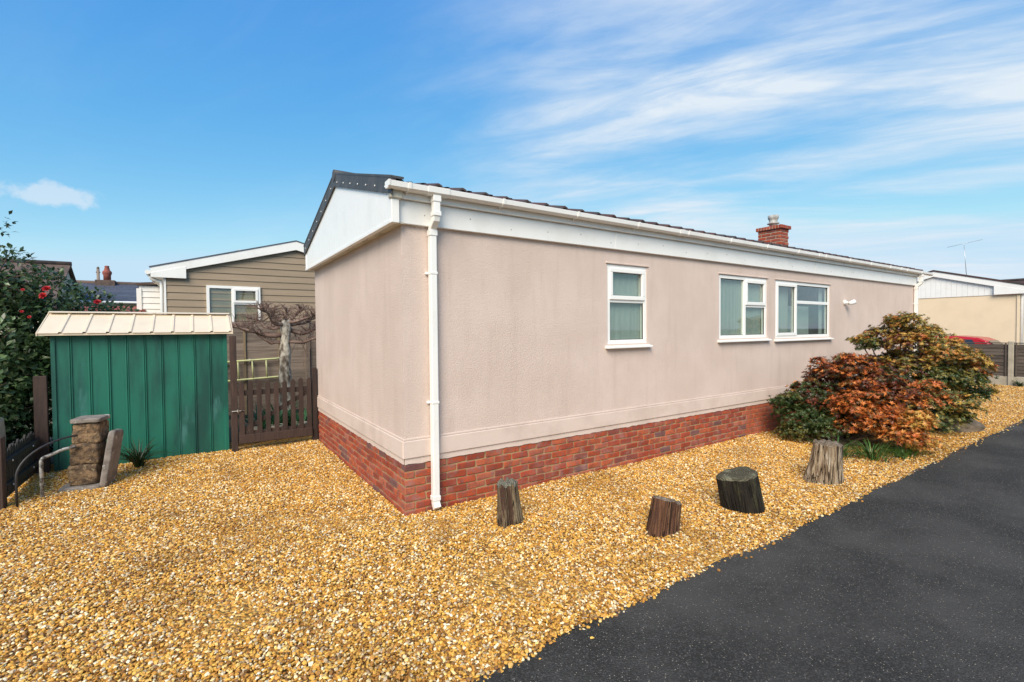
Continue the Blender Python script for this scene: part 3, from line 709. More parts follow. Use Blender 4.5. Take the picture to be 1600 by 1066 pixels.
roof = rf.build('roof', M['tile'], home)
(ya, za), (yb, zb) = slope_pts(-1)
tm = MB(); k = 8; v, fs = [], []
for i in range(k+1):
    x = TW*i/k; p = tile_profile(min(x, TW*0.999)); t1 = 0.17
    v += [(x, 0, p+0.018), (x, (yb-ya)*t1, (zb-za)*t1+p), (x, 0, p-0.002)]
for i in range(k): fs += [(3*i, 3*i+3, 3*i+4, 3*i+1), (3*i+2, 3*i+5, 3*i+3, 3*i)]
tm.add(v, fs, False); tme = tm.mesh('eaves_tile', M['tile'])
x = GX+0.14; x = math.ceil(x/TW)*TW
rt = random.Random(8)
while x < LEN:
    link('eaves_tile', tme, roof, loc=(x, ya-0.01+rt.uniform(-.006, .006), za+rt.uniform(-.004, .004))); x += TW
# chimney
ch = empty('chimney'); ch.parent = home
cx, cy, cw, cd, cz0 = 9.72, 1.60, 0.36, 0.52, 3.36
cc = MB(); cc.box(cx-cw/2+.006, cx+cw/2-.006, cy-cd/2+.006, cy+cd/2-.006, cz0, 4.05); cc.build('chimney_core', M['mortar_pale'], ch)
rb = random.Random(2)
for c in range(9):
    z = cz0+0.05+c*0.075
    for face in range(2):
        ln = cw if face == 0 else cd; pos = -ln/2 + (0 if (c+face) % 2 == 0 else -0.1125)
        while pos < ln/2-0.01:
            a, b = max(pos, -ln/2), min(pos+BL, ln/2)
            if b-a > 0.04:
                for sg in ((-1,) if True else (-1, 1)):
                    m = MB()
                    if face == 0: m.cbox(cx+a, cx+b, cy-cd/2-.004, cy-cd/2+.04, z-.029, z+.029, .004)
                    else: m.cbox(cx-cw/2-.004, cx-cw/2+.04, cy+a+0.001, cy+b, z-.029, z+.029, .004)
                    m.build('brick', M['brick'], ch)
            pos += PIT
for i in range(9):
    a = -cd/2-0.04+(cd+0.08)*i/9
    m = MB(); m.cbox(cx-cw/2-.045, cx-cw/2+.10, cy+a+.006, cy+a+(cd+.08)/9-.006, 4.045, 4.125, .006); m.build('cap_brick', M['brick'], ch)
for i in range(6):
    a = -cw/2-0.04+(cw+0.08)*i/6
    m = MB(); m.cbox(cx+a+.006, cx+a+(cw+.08)/6-.006, cy-cd/2-.045, cy-cd/2-.042+.09, 4.0455, 4.1245, .006); m.build('cap_brick', M['brick'], ch)
m = MB(); m.box(cx-cw/2-.035, cx+cw/2+.035, cy-cd/2-.035, cy+cd/2+.035, 4.05, 4.118); m.build('cap_bed', M['mortar_pale'], ch)
m = MB(); m.lathe([(0.085, 4.118), (0.085, 4.20), (0.13, 4.205), (0.13, 4.22), (0.09, 4.225), (0.092, 4.30), (0.115, 4.33), (0.115, 4.40), (0.09, 4.405)], 20, Matrix.Translation((cx, cy, 0))); m.build('chimney_pot', M['pot'], ch)

window(home, *wins[0], 0.022, [(0, 1, 0.56, 1, True), (0, 1, 0, 0.56, False)], label='narrow window with small opening light on top')
window(home, *wins[1], 0.022, [(0, 0.53, 0, 1, False), (0.53, 1, 0.54, 1, True), (0.53, 1, 0, 0.54, False)])
window(home, *wins[2], 0.022, [(0, 0.36, 0, 1, True), (0.36, 1, 0.66, 1, False), (0.36, 1, 0, 0.66, False)], curtain_spec=[(0.0, 0.34, 0, 1.0, 0.12), (0.42, 0.86, 0.0, 0.60, 0.22), (0.93, 1.0, 0, 1.0, 0.10)])
for (x0, x1, z0, z1) in wins:
    dm = MB(); dm.box(x0-0.03, x1+0.03, -0.014, 0.005, z1+0.006, z1+0.024); dm.build('drip_strip', M['plaster_band'], home, 0.003)

wl = empty('wall_light', (9.42, 0, 2.27), 'small white spotlight fixed to the beige wall beside the widest window', 'light')
m = MB(); m.lathe([(0.055, 0), (0.055, 0.02), (0.035, 0.035), (0.02, 0.06)], 16, Matrix.Rotation(R(90), 4, 'X')); m.build('wall_plate', M['lampwhite'], wl)
m = MB(); m.tube([(0, -0.05, 0), (0.01, -0.09, -0.02)], 0.018, 10); m.lathe([(0.03, 0), (0.04, 0.03), (0.052, 0.12), (0.046, 0.12)], 16, Matrix.Translation((0.0, -0.08, -0.03)) @ Matrix.Rotation(R(62), 4, 'Y') @ Matrix.Rotation(R(40), 4, 'X')); m.build('lamp_head', M['lampwhite'], wl)

# ------------------------------------------------------------------ tree stumps
def stump(name, loc, r0, r1, h, tilt, seed, mats, label, flare=0.0, hollow=0.0, squash=0.85, spin=0.0, groove=0.08, jag=0.07):
    e = empty(name, loc, label, 'stump', 'stumps on the gravel', tilt)
    n, k = 72, 22; v, fs, sm = [], [], []
    rr = random.Random(seed)
    fold = [(rr.uniform(0, 6.28), rr.uniform(0.07, 0.26), rr.uniform(-1, 0.5)) for _ in range(12)]
    def rad(g, t):
        r = r1+(r0-r1)*(1-t)**1.4
        q = 1.0+0.10*math.sin(2*g+seed)+0.05*math.sin(3*g+seed*2)
        for (a, w_, s) in fold:
            d = math.atan2(math.sin(g-a), math.cos(g-a)); q += groove*s*math.exp(-(d/w_)**2)
        q += groove*0.9*noise.noise(Vector((math.cos(g)*7+seed, math.sin(g)*7, t*1.6))) + groove*0.5*noise.noise(Vector((math.cos(g)*18, math.sin(g)*18+seed, t*2.2)))
        if flare: q += flare*(1-t)**2*max(0, math.cos(g-spin))
        if hollow:
            d = math.atan2(math.sin(g-spin), math.cos(g-spin)); q -= hollow*math.exp(-(d/0.34)**2)*(0.35+0.65*(1-t))
        return r*q
    def top(g, rho): return h*(1+jag*noise.noise(Vector((math.cos(g)*rho*3+seed, math.sin(g)*rho*3, 5)))) - (0.018 if rho > .97 else 0)
    for j in range(k+1):
        t = j/k
        for i in range(n):
            g = 2*math.pi*i/n; r = rad(g, t); z = -0.06+(top(g, 1)+0.06)*t
            v.append((math.cos(g)*r, math.sin(g)*r*squash, z))
    for j in range(k):
        for i in range(n): fs.append((j*n+i, j*n+(i+1) % n, (j+1)*n+(i+1) % n, (j+1)*n+i))
    m = MB(); m.add(v, fs, True); m.build('bark', mats[0], e)
    v, fs = [], []
    for j in range(9):
        rho = 1-j/8*0.96
        for i in range(n):
            g = 2*math.pi*i/n; r = rad(g, 1)*rho; v.append((math.cos(g)*r, math.sin(g)*r*squash, top(g, rho)+(0.0 if j == 0 else 0.003)))
    for j in range(8):
        for i in range(n): fs.append((j*n+i, j*n+(i+1) % n, (j+1)*n+(i+1) % n, (j+1)*n+i))
    fs.append(tuple(8*n+i for i in range(n)))
    m = MB(); m.add(v, fs, True); m.build('cut_top', mats[1], e)
    return e
def wood(name, a, b, w_, crack=(0.016, 0.011, 0.008)):
    m = bpy.data.materials.new(name); m.use_nodes = True
    t = m.node_tree; s = t.nodes['Principled BSDF']; s.inputs['Roughness'].default_value = 0.92; s.inputs['Specular IOR Level'].default_value = 0.2
    co = N(t, 'ShaderNodeTexCoord')
    def nz(sc_, st, det=7):
        mp_ = N(t, 'ShaderNodeMapping'); L(t, co.outputs['Object'], mp_.inputs[0]); mp_.inputs['Scale'].default_value = st
        n_ = N(t, 'ShaderNodeTexNoise', inp={'Scale': sc_, 'Detail': det, 'Roughness': 0.68}); L(t, mp_.outputs[0], n_.inputs[0]); return n_.outputs[0]
    grain = nz(34, (1, 1, 0.05)); patch = nz(9, (1, 1, 0.30)); split = nz(15, (1, 1, 0.035), 2); spots = nz(38, (1, 1, 0.6))
    c1 = mixc(t, smooth(t, grain, 0.40, 0.62), b, a)
    c1 = mixc(t, fmath(t, 'MULTIPLY', smooth(t, patch, 0.50, 0.64), 0.8), c1, w_)
    c1 = mixc(t, fmath(t, 'MULTIPLY', smooth(t, spots, 0.56, 0.68), 0.55), c1, b)
    ck = smooth(t, fmath(t, 'ABSOLUTE', fmath(t, 'SUBTRACT', split, 0.5)), 0.024, 0.004)
    c1 = mixc(t, fmath(t, 'MULTIPLY', ck, 0.85), c1, crack)
    L(t, c1, s.inputs['Base Color'])
    h = fmath(t, 'SUBTRACT', fmath(t, 'ADD', grain, fmath(t, 'MULTIPLY', spots, 0.5)), fmath(t, 'MULTIPLY', ck, 1.2))
    bp = N(t, 'ShaderNodeBump', inp={'Strength': 1.0, 'Distance': 0.02}); L(t, h, bp.inputs['Height']); L(t, bp.outputs[0], s.inputs['Normal'])
    return m
W1 = wood('split_grey_wood', (0.20, 0.145, 0.085), (0.065, 0.035, 0.025), (0.33, 0.26, 0.16))
W2 = wood('red_brown_wood', (0.155, 0.072, 0.036), (0.06, 0.028, 0.018), (0.25, 0.14, 0.075))
W3 = wood('black_mossy_wood', (0.030, 0.025, 0.018), (0.016, 0.013, 0.011), (0.055, 0.052, 0.028))
W4 = wood('bleached_wood', (0.40, 0.31, 0.21), (0.16, 0.105, 0.062), (0.52, 0.44, 0.34))
def cut(name, a, b, w_):
    m = bpy.data.materials.new(name); m.use_nodes = True
    t = m.node_tree; s = t.nodes['Principled BSDF']; s.inputs['Roughness'].default_value = 0.92; s.inputs['Specular IOR Level'].default_value = 0.2
    co = N(t, 'ShaderNodeTexCoord')
    wv = N(t, 'ShaderNodeTexWave', wave_type='RINGS', rings_direction='Z', inp={'Scale': 22, 'Distortion': 5, 'Detail': 3, 'Detail Scale': 1.5}); L(t, co.outputs['Object'], wv.inputs[0])
    pn = N(t, 'ShaderNodeTexNoise', inp={'Scale': 11, 'Detail': 6, 'Roughness': 0.65}); L(t, co.outputs['Object'], pn.inputs[0])
    c1 = mixc(t, wv.outputs['Fac'], b, a); c1 = mixc(t, fmath(t, 'MULTIPLY', smooth(t, pn.outputs[0], 0.48, 0.66), 0.8), c1, w_)
    L(t, c1, s.inputs['Base Color'])
    bp = N(t, 'ShaderNodeBump', inp={'Strength': 0.8, 'Distance': 0.01}); L(t, fmath(t, 'ADD', wv.outputs['Fac'], fmath(t, 'MULTIPLY', pn.outputs[0], 2.0)), bp.inputs['Height']); L(t, bp.outputs[0], s.inputs['Normal'])
    return m
T1 = cut('grey_cut_wood', (0.24, 0.225, 0.17), (0.12, 0.11, 0.08), (0.17, 0.18, 0.13))
T2 = cut('brown_cut_wood', (0.22, 0.16, 0.115), (0.12, 0.085, 0.06), (0.30, 0.25, 0.20))
T3 = cut('mossy_cut_wood', (0.125, 0.11, 0.07), (0.05, 0.044, 0.03), (0.23, 0.22, 0.145))
T4 = cut('weathered_cut_wood', (0.24, 0.18, 0.125), (0.13, 0.10, 0.075), (0.31, 0.25, 0.19))
stump('tree_stump', (0.74, -0.70, 0), 0.125, 0.098, 0.37, (R(-3), R(-3), 0), 1, (W1, T1), 'narrow upright stump with a dark split, standing nearest the white downpipe', hollow=0.55, spin=R(-112), squash=0.9, groove=0.12, jag=0.10)
stump('tree_stump', (1.73, -1.62, 0), 0.155, 0.142, 0.27, (R(-4), R(22), R(8)), 2, (W2, T2), 'short reddish brown stump leaning over in the gravel', squash=0.85, groove=0.09)
stump('tree_stump', (2.80, -1.74, 0), 0.190, 0.180, 0.37, (R(3), R(-13), R(-25)), 3, (W3, T3), 'thick blackened stump with a flat mossy top', squash=0.82, groove=0.018, jag=0.03)
stump('tree_stump', (4.39, -1.80, 0), 0.180, 0.150, 0.44, (R(0), R(3), R(-20)), 4, (W4, T4), 'pale bleached stump with a flared foot, standing in front of the red shrub', flare=0.40, spin=R(150), squash=0.85, groove=0.11, jag=0.07)

# ------------------------------------------------------------------ foliage helpers
def leaf_mesh(name, P, D, U, ln, wd, C, fold=0.25, material='leaf', curl=0.15):
    """P base points, D leaf directions, U leaf normals, all (n,3); two folded triangles pairs per leaf"""
    n = len(P); D = D/np.linalg.norm(D, axis=1, keepdims=True)
    S = np.cross(D, U); S /= np.linalg.norm(S, axis=1, keepdims=True)+1e-9; Nn = np.cross(S, D)
    ln = ln[:, None]; wd = wd[:, None]
    base = P; tip = P+D*ln-Nn*ln*curl; mid = P+D*ln*0.5
    lf = mid+S*wd*0.5+Nn*wd*fold; rt_ = mid-S*wd*0.5+Nn*wd*fold
    V = np.stack([base, lf, tip, rt_, mid+Nn*wd*0.02], 1).reshape(-1, 3)
    idx = np.arange(n)[:, None]*5
    F = np.concatenate([idx+np.array([0, 4, 1]), idx+np.array([1, 4, 2]), idx+np.array([0, 3, 4]), idx+np.array([4, 3, 2])], 1).reshape(-1, 3)
    me = bpy.data.meshes.new(name); me.vertices.add(len(V)); me.vertices.foreach_set('co', V.astype(np.float32).ravel())
    me.loops.add(F.size); me.loops.foreach_set('vertex_index', F.astype(np.int32).ravel())
    me.polygons.add(len(F)); me.polygons.foreach_set('loop_start', np.arange(0, F.size, 3, dtype=np.int32)); me.polygons.foreach_set('loop_total', np.full(len(F), 3, dtype=np.int32))
    me.update(calc_edges=True)
    ca = me.color_attributes.new('leafcol', 'FLOAT_COLOR', 'POINT')
    cc_ = np.concatenate([np.repeat(C, 5, 0), np.ones((n*5, 1))], 1); ca.data.foreach_set('color', cc_.astype(np.float32).ravel())
    me.materials.append(M[material]); me.validate(); return me
def unit(v): return v/(np.linalg.norm(v, axis=-1, keepdims=True)+1e-9)
def whorls(r, clumps, per, nleaf, ll, lw, spread=0.9):
    """clumps: (centre, radius, colour list); rosettes of narrow leaves on shoot tips"""
    Ps, Ds, Us, Cs = [], [], [], []
    for (c, rad, cols) in clumps:
        k = int(per*rad*rad); c = np.array(c)
        d = unit(r.normal(size=(k, 3))); d[:, 2] = np.where(d[:, 2] < -0.35, -d[:, 2]*0.6, d[:, 2]); d = unit(d)
        rr_ = rad*(0.50+0.50*r.random(k)**0.55)*(1+0.30*np.sin(d[:, 0]*7+d[:, 1]*5+c[0]*9)*np.cos(d[:, 2]*6+c[1]*7))
        p = c+d*rr_[:, None]*np.array([1.1, 1.1, 0.78])
        ax = unit(d*0.7+np.array([0, 0, 0.75])+r.normal(size=(k, 3))*0.35)
        col = np.array(cols)[r.integers(0, len(cols), k)]*(0.70+0.6*r.random((k, 1)))
        o1 = unit(np.cross(ax, r.normal(size=(k, 3)))); o2 = np.cross(ax, o1)
        for j in range(nleaf):
            g = 2*math.pi*j/nleaf+r.uniform(-.35, .35, k); s = spread*(0.65+0.5*r.random(k))
            out = o1*np.cos(g)[:, None]+o2*np.sin(g)[:, None]
            Ps.append(p); Ds.append(unit(ax*0.55+out*s[:, None])); Us.append(unit(ax-out*0.5)); Cs.append(col*(0.85+0.3*r.random((k, 1))))
    P, D, U, C = (np.concatenate(a) for a in (Ps, Ds, Us, Cs)); n = len(P)
    return P, D, U, ll*(0.7+0.6*r.random(n)), lw*(0.8+0.4*r.random(n)), np.clip(C, 0, 1)
GRN = [(0.032, 0.060, 0.014), (0.045, 0.078, 0.018), (0.070, 0.095, 0.022)]
DKR = [(0.10, 0.030, 0.016), (0.16, 0.038, 0.018), (0.055, 0.045, 0.018)]
RED = [(0.50, 0.125, 0.026), (0.62, 0.20, 0.040), (0.34, 0.09, 0.024), (0.18, 0.09, 0.026)]
ORG = [(0.70, 0.30, 0.065), (0.62, 0.23, 0.05), (0.56, 0.28, 0.075)]
GLD = [(0.56, 0.34, 0.065), (0.42, 0.26, 0.05), (0.52, 0.24, 0.05)]
OLV = [(0.20, 0.17, 0.04), (0.12, 0.12, 0.034), (0.26, 0.21, 0.05)]
def shrub(name, C0, Rv, spec, seed, label, branches):
    e = empty(name, (C0[0], C0[1], 0), label, 'shrub')
    r = np.random.default_rng(seed); Rv = np.array(Rv); Dv = np.array([-Rv[1], Rv[0]])
    cl = []
    for (s, z, d, rad, cols) in spec:
        p = Rv*s+Dv*d; cl.append(((p[0], p[1], z), rad, cols))
    base = list(cl); pal = [GRN, OLV, GLD, ORG, RED]
    for (c, rad, cols) in base:                       # ragged side shoots around every bough
        for q in range(3):
            d = unit(r.normal(size=3)+np.array([0, 0, .25])); z = c[2]+d[2]*rad*.95
            if z < 0.12: continue
            cl.append(((c[0]+d[0]*rad*1.0, c[1]+d[1]*rad*1.0, z), rad*r.uniform(.32, .5), cols+pal[r.integers(0, 5)][:2]))
    me = leaf_mesh('crown', *whorls(r, cl, 5200, 7, 0.046, 0.0155))
    link('crown', me, e)
    rr = random.Random(seed); b = MB()
    for (c, rad, cols) in base:
        root = Vector((rr.uniform(-.12, .12), rr.uniform(-.12, .12), -0.03)); end = Vector(c)
        mid = root.lerp(end, 0.5)+Vector((rr.uniform(-.12, .12), rr.uniform(-.12, .12), rr.uniform(-.02, .1)))
        pts = [root, root.lerp(mid, .5)+Vector((rr.uniform(-.04, .04), rr.uniform(-.04, .04), 0)), mid, mid.lerp(end, .55)+Vector((rr.uniform(-.05, .05), rr.uniform(-.05, .05), .02)), end]
        b.tube(pts, [0.030, 0.025, 0.018, 0.012, 0.007], 7)
        for q in range(7):
            a = mid.lerp(end, rr.uniform(.1, 1)); dirn = Vector((rr.gauss(0, 1), rr.gauss(0, 1), rr.uniform(0, 1.3))).normalized()
            b.tube([a, a+dirn*rad*.5+Vector((0, 0, .02)), a+dirn*rad*.9], [0.007, 0.005, 0.003], 5)
    b.build('stems', M['branch'], e)
    return e
shrub('autumn_shrub', (6.55, -1.12), (0.40, -0.917), [
    (-0.52, 0.34, 0.0, 0.36, GRN), (-0.58, 0.10, -0.15, 0.26, GRN+OLV), (-0.34, 0.68, 0.05, 0.30, GRN+DKR), (-0.12, 1.05, 0.1, 0.27, RED+DKR), (-0.26, 0.90, 0.3, 0.26, DKR), (0.14, 1.08, 0.05, 0.26, RED+DKR),
    (-0.20, 0.26, -0.22, 0.30, GRN), (0.10, 0.62, -0.25, 0.30, RED), (0.36, 0.86, 0.1, 0.30, RED+DKR), (0.38, 0.46, -0.35, 0.27, RED), (0.62, 0.72, -0.05, 0.28, DKR+RED),
    (0.12, 0.30, -0.30, 0.26, DKR+RED), (0.66, 0.24, -0.38, 0.25, ORG+RED), (0.80, 0.46, -0.25, 0.22, GLD+ORG), (0.84, 0.14, -0.30, 0.20, ORG+GLD), (0.95, 0.70, 0.1, 0.24, OLV+RED), (1.0, 0.36, 0.1, 0.24, OLV+GRN), (0.55, 0.95, 0.25, 0.24, DKR+OLV), (0.0, 0.55, 0.45, 0.34, DKR+GRN), (0.4, 0.4, 0.4, 0.34, DKR+GRN)],
    31, 'low spreading shrub with dark green and rusty red leaves against the brick plinth', None)
shrub('golden_shrub', (8.5, -1.28), (0.287, -0.958), [
    (0.02, 1.80, 0.0, 0.24, GLD+OLV), (-0.24, 1.62, 0.1, 0.25, OLV+GLD+DKR), (-0.46, 1.42, 0.0, 0.22, OLV+GRN), (-0.62, 1.50, 0.05, 0.14, OLV+GLD), (0.26, 1.55, 0.0, 0.28, GLD+OLV), (0.0, 1.45, -0.25, 0.26, GLD+DKR),
    (0.50, 1.28, -0.1, 0.28, ORG+GLD+OLV), (0.78, 1.22, 0.0, 0.22, OLV+GLD), (0.92, 1.08, 0.05, 0.18, OLV+GLD+RED), (0.76, 0.86, -0.05, 0.28, OLV+GRN), (0.40, 0.92, -0.25, 0.30, GRN+OLV),
    (0.05, 1.05, -0.25, 0.34, GLD+OLV+DKR), (0.22, 0.55, -0.25, 0.32, GRN), (0.64, 0.50, -0.2, 0.27, OLV+GLD+GRN), (0.55, 0.24, -0.15, 0.25, GRN+OLV), (0.88, 0.62, 0.2, 0.2, GRN), (-0.3, 1.0, 0.2, 0.34, GRN+DKR), (0.1, 1.1, 0.45, 0.36, GRN+OLV), (0.5, 0.8, 0.45, 0.34, GRN+OLV), (-0.2, 0.5, 0.1, 0.3, GRN+DKR)],
    32, 'tall golden green shrub with orange tips beside the grooved rock', None)
def strap_plant(name, loc, n, ln, wd, seed, label, cat, cols, lean=0.9, group=None, spread=0.10):
    e = empty(name, loc, label, cat, group); r = np.random.default_rng(seed); rr = random.Random(seed)
    m = MB(); colv = []
    for i in range(n):
        g = rr.uniform(0, 6.283); l = ln*rr.uniform(.6, 1.1); le = lean*rr.uniform(.35, 1.2); w_ = wd*rr.uniform(.7, 1.2)
        b0 = Vector((math.cos(g), math.sin(g), 0))*rr.uniform(0, spread); out = Vector((math.cos(g), math.sin(g), 0)); sd = Vector((-out.y, out.x, 0))
        pts = []
        for k in range(6):
            t = k/5; a = le*t*1.5
            pts.append(b0+out*l*(math.sin(a)/max(a, .01)*t if False else t*math.sin(min(a, 1.5)+.15))+Vector((0, 0, l*t*math.cos(min(a, 1.45)))))
        v = []
        for k, p in enumerate(pts):
            ww = w_*(1-(k/5)**2*0.95); v += [p+sd*ww/2, p-Vector((0, 0, ww*.25)), p-sd*ww/2]
        fs = []
        for k in range(5): fs += [(3*k, 3*k+1, 3*k+4, 3*k+3), (3*k+1, 3*k+2, 3*k+5, 3*k+4)]
        m.add(v, fs, True); c = np.array(cols[rr.randrange(len(cols))])*rr.uniform(.75, 1.3); colv += [c]*len(v)
    me = bpy.data.meshes.new('leaves'); me.from_pydata(m.v, [], m.f); me.polygons.foreach_set('use_smooth', [True]*len(m.f))
    ca = me.color_attributes.new('leafcol', 'FLOAT_COLOR', 'POINT'); ca.data.foreach_set('color', np.concatenate([np.array(colv), np.ones((len(colv), 1))], 1).astype(np.float32).ravel())
    me.materials.append(M['leaf']); me.update(); link('leaves', me, e); return e
SG = [(0.055, 0.13, 0.024), (0.08, 0.17, 0.035), (0.045, 0.10, 0.02)]
for i, (x, y, s, lb) in enumerate([(5.60, -1.42, .30, 'grassy green plant at the foot of the red shrub, beside the bleached stump'), (5.90, -1.72, .34, 'arching green strap-leaved plant in front of the red shrub'), (6.35, -1.93, .26, 'small green strap-leaved tuft under the orange branches beside the road')]):
    strap_plant('strap_leaf_plant', (x, y, 0), 90, s, 0.016, 60+i, lb, 'plant', SG, 0.95, spread=0.20)
def litter():
    r = np.random.default_rng(44); n = 420
    p = np.stack([r.normal(6.6, 0.75, n), r.normal(-1.75, 0.28, n), r.uniform(0.008, 0.02, n)], 1); p = p[(p[:, 1] > -2.35) & (p[:, 1] < -0.9)]; n = len(p)
    a = r.uniform(0, 6.283, n); D = np.stack([np.cos(a), np.sin(a), r.normal(0, .25, n)], 1); U = unit(np.stack([r.normal(0, .3, n), r.normal(0, .3, n), np.ones(n)], 1))
    C = np.array([(0.20, 0.07, 0.03), (0.28, 0.11, 0.04), (0.12, 0.06, 0.03), (0.16, 0.05, 0.04)])[r.integers(0, 4, n)]
    tag(link('leaf_litter', leaf_mesh('leaf_litter', p, D, U, 0.05*(0.6+.6*r.random(n)), 0.02*(0.7+.5*r.random(n)), C, 0.2)), 'fallen brown leaves scattered on gravel in front of the red shrub', 'leaves', kind='stuff')
litter()
# grooved rock beside the shrub
def blob(name, loc, size, seed, label, cat, m_, rot=(0, 0, 0), ridge=0.0, amp=0.18, n=28):
    v, fs = [], []
    for j in range(n+1):
        th = math.pi*j/n
        for i in range(2*n):
            ph = math.pi*i/n; d = Vector((math.sin(th)*math.cos(ph), math.sin(th)*math.sin(ph), math.cos(th)))
            q = 1+amp*noise.noise(d*1.6+Vector((seed, 0, 0)))+amp*.35*noise.noise(d*5+Vector((seed, 3, 0)))
            if ridge: q -= ridge*math.exp(-((d.z-0.0)/0.07)**2)
            v.append((d.x*size[0]*q, d.y*size[1]*q, d.z*size[2]*q))
    for j in range(n):
        for i in range(2*n): fs.append((j*2*n+i, j*2*n+(i+1) % (2*n), (j+1)*2*n+(i+1) % (2*n), (j+1)*2*n+i))
    m = MB(); m.add(v, fs, True); o = m.build(name, m_); o.location = loc; o.rotation_euler = rot; return tag(o, label, cat)
blob('rock', (9.15, -1.80, 0.06), (0.46, 0.21, 0.16), 3, 'long brown rock with a groove lying on gravel beside the golden shrub', 'rock', M['rock'], (R(4), R(5), R(-38)), ridge=0.07)

# ------------------------------------------------------------------ green shed
shed = empty('garden_shed', (-2.22, 4.0, 0), 'green ribbed metal garden shed with a cream roof', 'shed')
sx0, sx1, sd = -3.18+2.22, -1.265+2.22, 1.05
npan = 10; pw = (sx1-sx0)/npan
def panel(x, w_, y, z0, z1, name, m_):
    q = [(0, 0), (w_-0.040, 0), (w_-0.034, -0.012), (w_-0.024, -0.014), (w_-0.018, -0.003), (w_-0.012, -0.012), (w_-0.004, -0.012), (w_, 0)]
    v = [(x+a, y+b, z0) for a, b in q]+[(x+a, y+b, z1) for a, b in q]; k = len(q)
    m = MB(); m.add(v, [(i, i+1, k+i+1, k+i) for i in range(k-1)]); return m.build(name, m_, shed)
rs2 = random.Random(9)
for i in range(npan): panel(sx0+i*pw, pw, 0.0+rs2.uniform(-.003, .003), -0.03, 1.76, 'wall_panel', M['shed'])
m = MB(); m.box(sx0, sx0+0.012, 0.004, sd, -0.03, 1.76); m.prism([(0.004, 1.76), (sd, 1.76), (sd/2, 2.0)], 0, sx0, sx0+0.012); m.build('end_wall', M['shed'], shed)
m = MB(); m.box(sx1-0.012, sx1, 0.004, sd, -0.03, 1.76); m.prism([(0.004, 1.76), (sd, 1.76), (sd/2, 2.0)], 0, sx1-0.012, sx1); m.build('end_wall', M['shed'], shed)
m = MB(); m.box(sx0+.013, sx1-.013, sd-0.012, sd, -0.03, 1.76); m.build('back_wall', M['shed'], shed)
m = MB(); m.box(sx0-0.012, sx0+0.03, -0.018, 0.03, -0.03, 1.755); m.build('corner_post', M['shed'], shed)
m = MB(); m.box(sx1-0.03, sx1+0.012, -0.018, 0.03, -0.03, 1.755); m.build('corner_post', M['shed'], shed)
rx0, rx1 = -3.29+2.22, -1.19+2.22; nr = 9; rw = (rx1-rx0)/nr
ey, ez, ry, rz = -0.12, 1.785, 0.52, 2.055
for side in (0, 1):
    for i in range(nr):
        x = rx0+i*rw
        ya_, yb_ = (ey, ry) if side == 0 else (2*ry-ey, ry)
        q = [(0, 0), (rw-0.045, 0), (rw-0.036, 0.016), (rw-0.012, 0.016), (rw-0.003, 0), (rw, 0)]; k = len(q)
        v = [(x+a, ya_, ez+b) for a, b in q]+[(x+a, yb_, rz+b) for a, b in q]+[(x+a, ya_, ez+b-0.006) for a, b in q]
        m = MB(); m.add(v, [(j, j+1, k+j+1, k+j) for j in range(k-1)]+[(2*k+j, 2*k+j+1, j+1, j) for j in range(k-1)]); m.build('roof_panel', M['shedroof'], shed)
m = MB(); m.box(rx0-0.005, rx1+0.005, ey+0.012, ey+0.02, ez-0.032, ez-0.006); m.build('eaves_trim', M['shedroof'], shed)
m = MB(); m.prism([(ry-0.07, rz-0.004+0.018), (ry, rz+0.030), (ry+0.07, rz-0.004+0.018), (ry+0.07, rz-0.010+0.018), (ry, rz+0.022), (ry-0.07, rz-0.010+0.018)], 0, rx0, rx1); m.build('ridge_cap', M['shedroof'], shed)
for x in (rx0-0.012, rx1+0.002):
    m = MB(); m.prism([(ey, ez-0.035), (ry, rz-0.035), (2*ry-ey, ez-0.035), (2*ry-ey, ez+0.004), (ry, rz+0.008), (ey, ez+0.004)], 0, x, x+0.01); m.build('verge_trim', M['shedroof'], shed)

# ------------------------------------------------------------------ gate, posts, left fence
def post(name, x, y, w_, h, m_, label, cat='post', point=False, d=None):
    d = d or w_; b = MB(); b.cbox(-w_/2, w_/2, -d/2, d/2, -0.1, h, 0.006); o = b.build(name, m_); o.location = (x, y, 0); return tag(o, label, cat)
post('gate_post', -1.185, 3.86, 0.085, 1.72, M['wood_dark'], 'tall square brown wooden gate post beside the green shed')
post('gate_post', -0.055, 3.86, 0.075, 1.19, M['wood_dark'], 'short dark gate post against the beige house wall')
gate = empty('picket_gate', (-0.62, 3.84, 0), 'dark brown picket gate between the shed and the beige house', 'gate')
for i in range(9):
    x = -0.47+i*0.118; h = 1.03+0.02*math.sin(i*1.1)
    b = MB(); b.prism([(x-0.034, 0.10), (x+0.034, 0.10), (x+0.034, h-0.035), (x, h), (x-0.034, h-0.035)], 1, -0.034, -0.015); b.build('picket', M['wood_dark'], gate, 0.003)
for z in (0.86, 0.24):
    b = MB(); b.cbox(-0.515, 0.515, -0.0145, 0.022, z-0.04, z+0.04, 0.004); b.build('rail', M['wood_dark'], gate)
b = MB(); dd = Matrix.Rotation(-math.atan2(0.54, 0.95), 4, 'Y'); b.cbox(-0.53, 0.53, -0.0145, 0.012, -0.032, 0.032, 0.004, M=Matrix.Translation((0, 0.004, 0.55)) @ dd); b.build('brace', M['wood_dark'], gate)
b = MB(); b.cbox(-0.515, 0.515, -0.05, -0.035, 0.105, 0.235, 0.004); b.build('kick_board', M['wood_dark'], gate)
b = MB(); b.tube([(-0.60, -0.04, 0.60), (-0.44, -0.045, 0.60)], 0.007, 6); b.tube([(-0.52, -0.045, 0.58), (-0.52, -0.05, 0.62)], 0.012, 6); b.build('latch', M['galv'], gate)
lf = empty('low_fence', (-3.36, 3.3, 0), 'low black stained picket fence running to the green shed', 'fence')
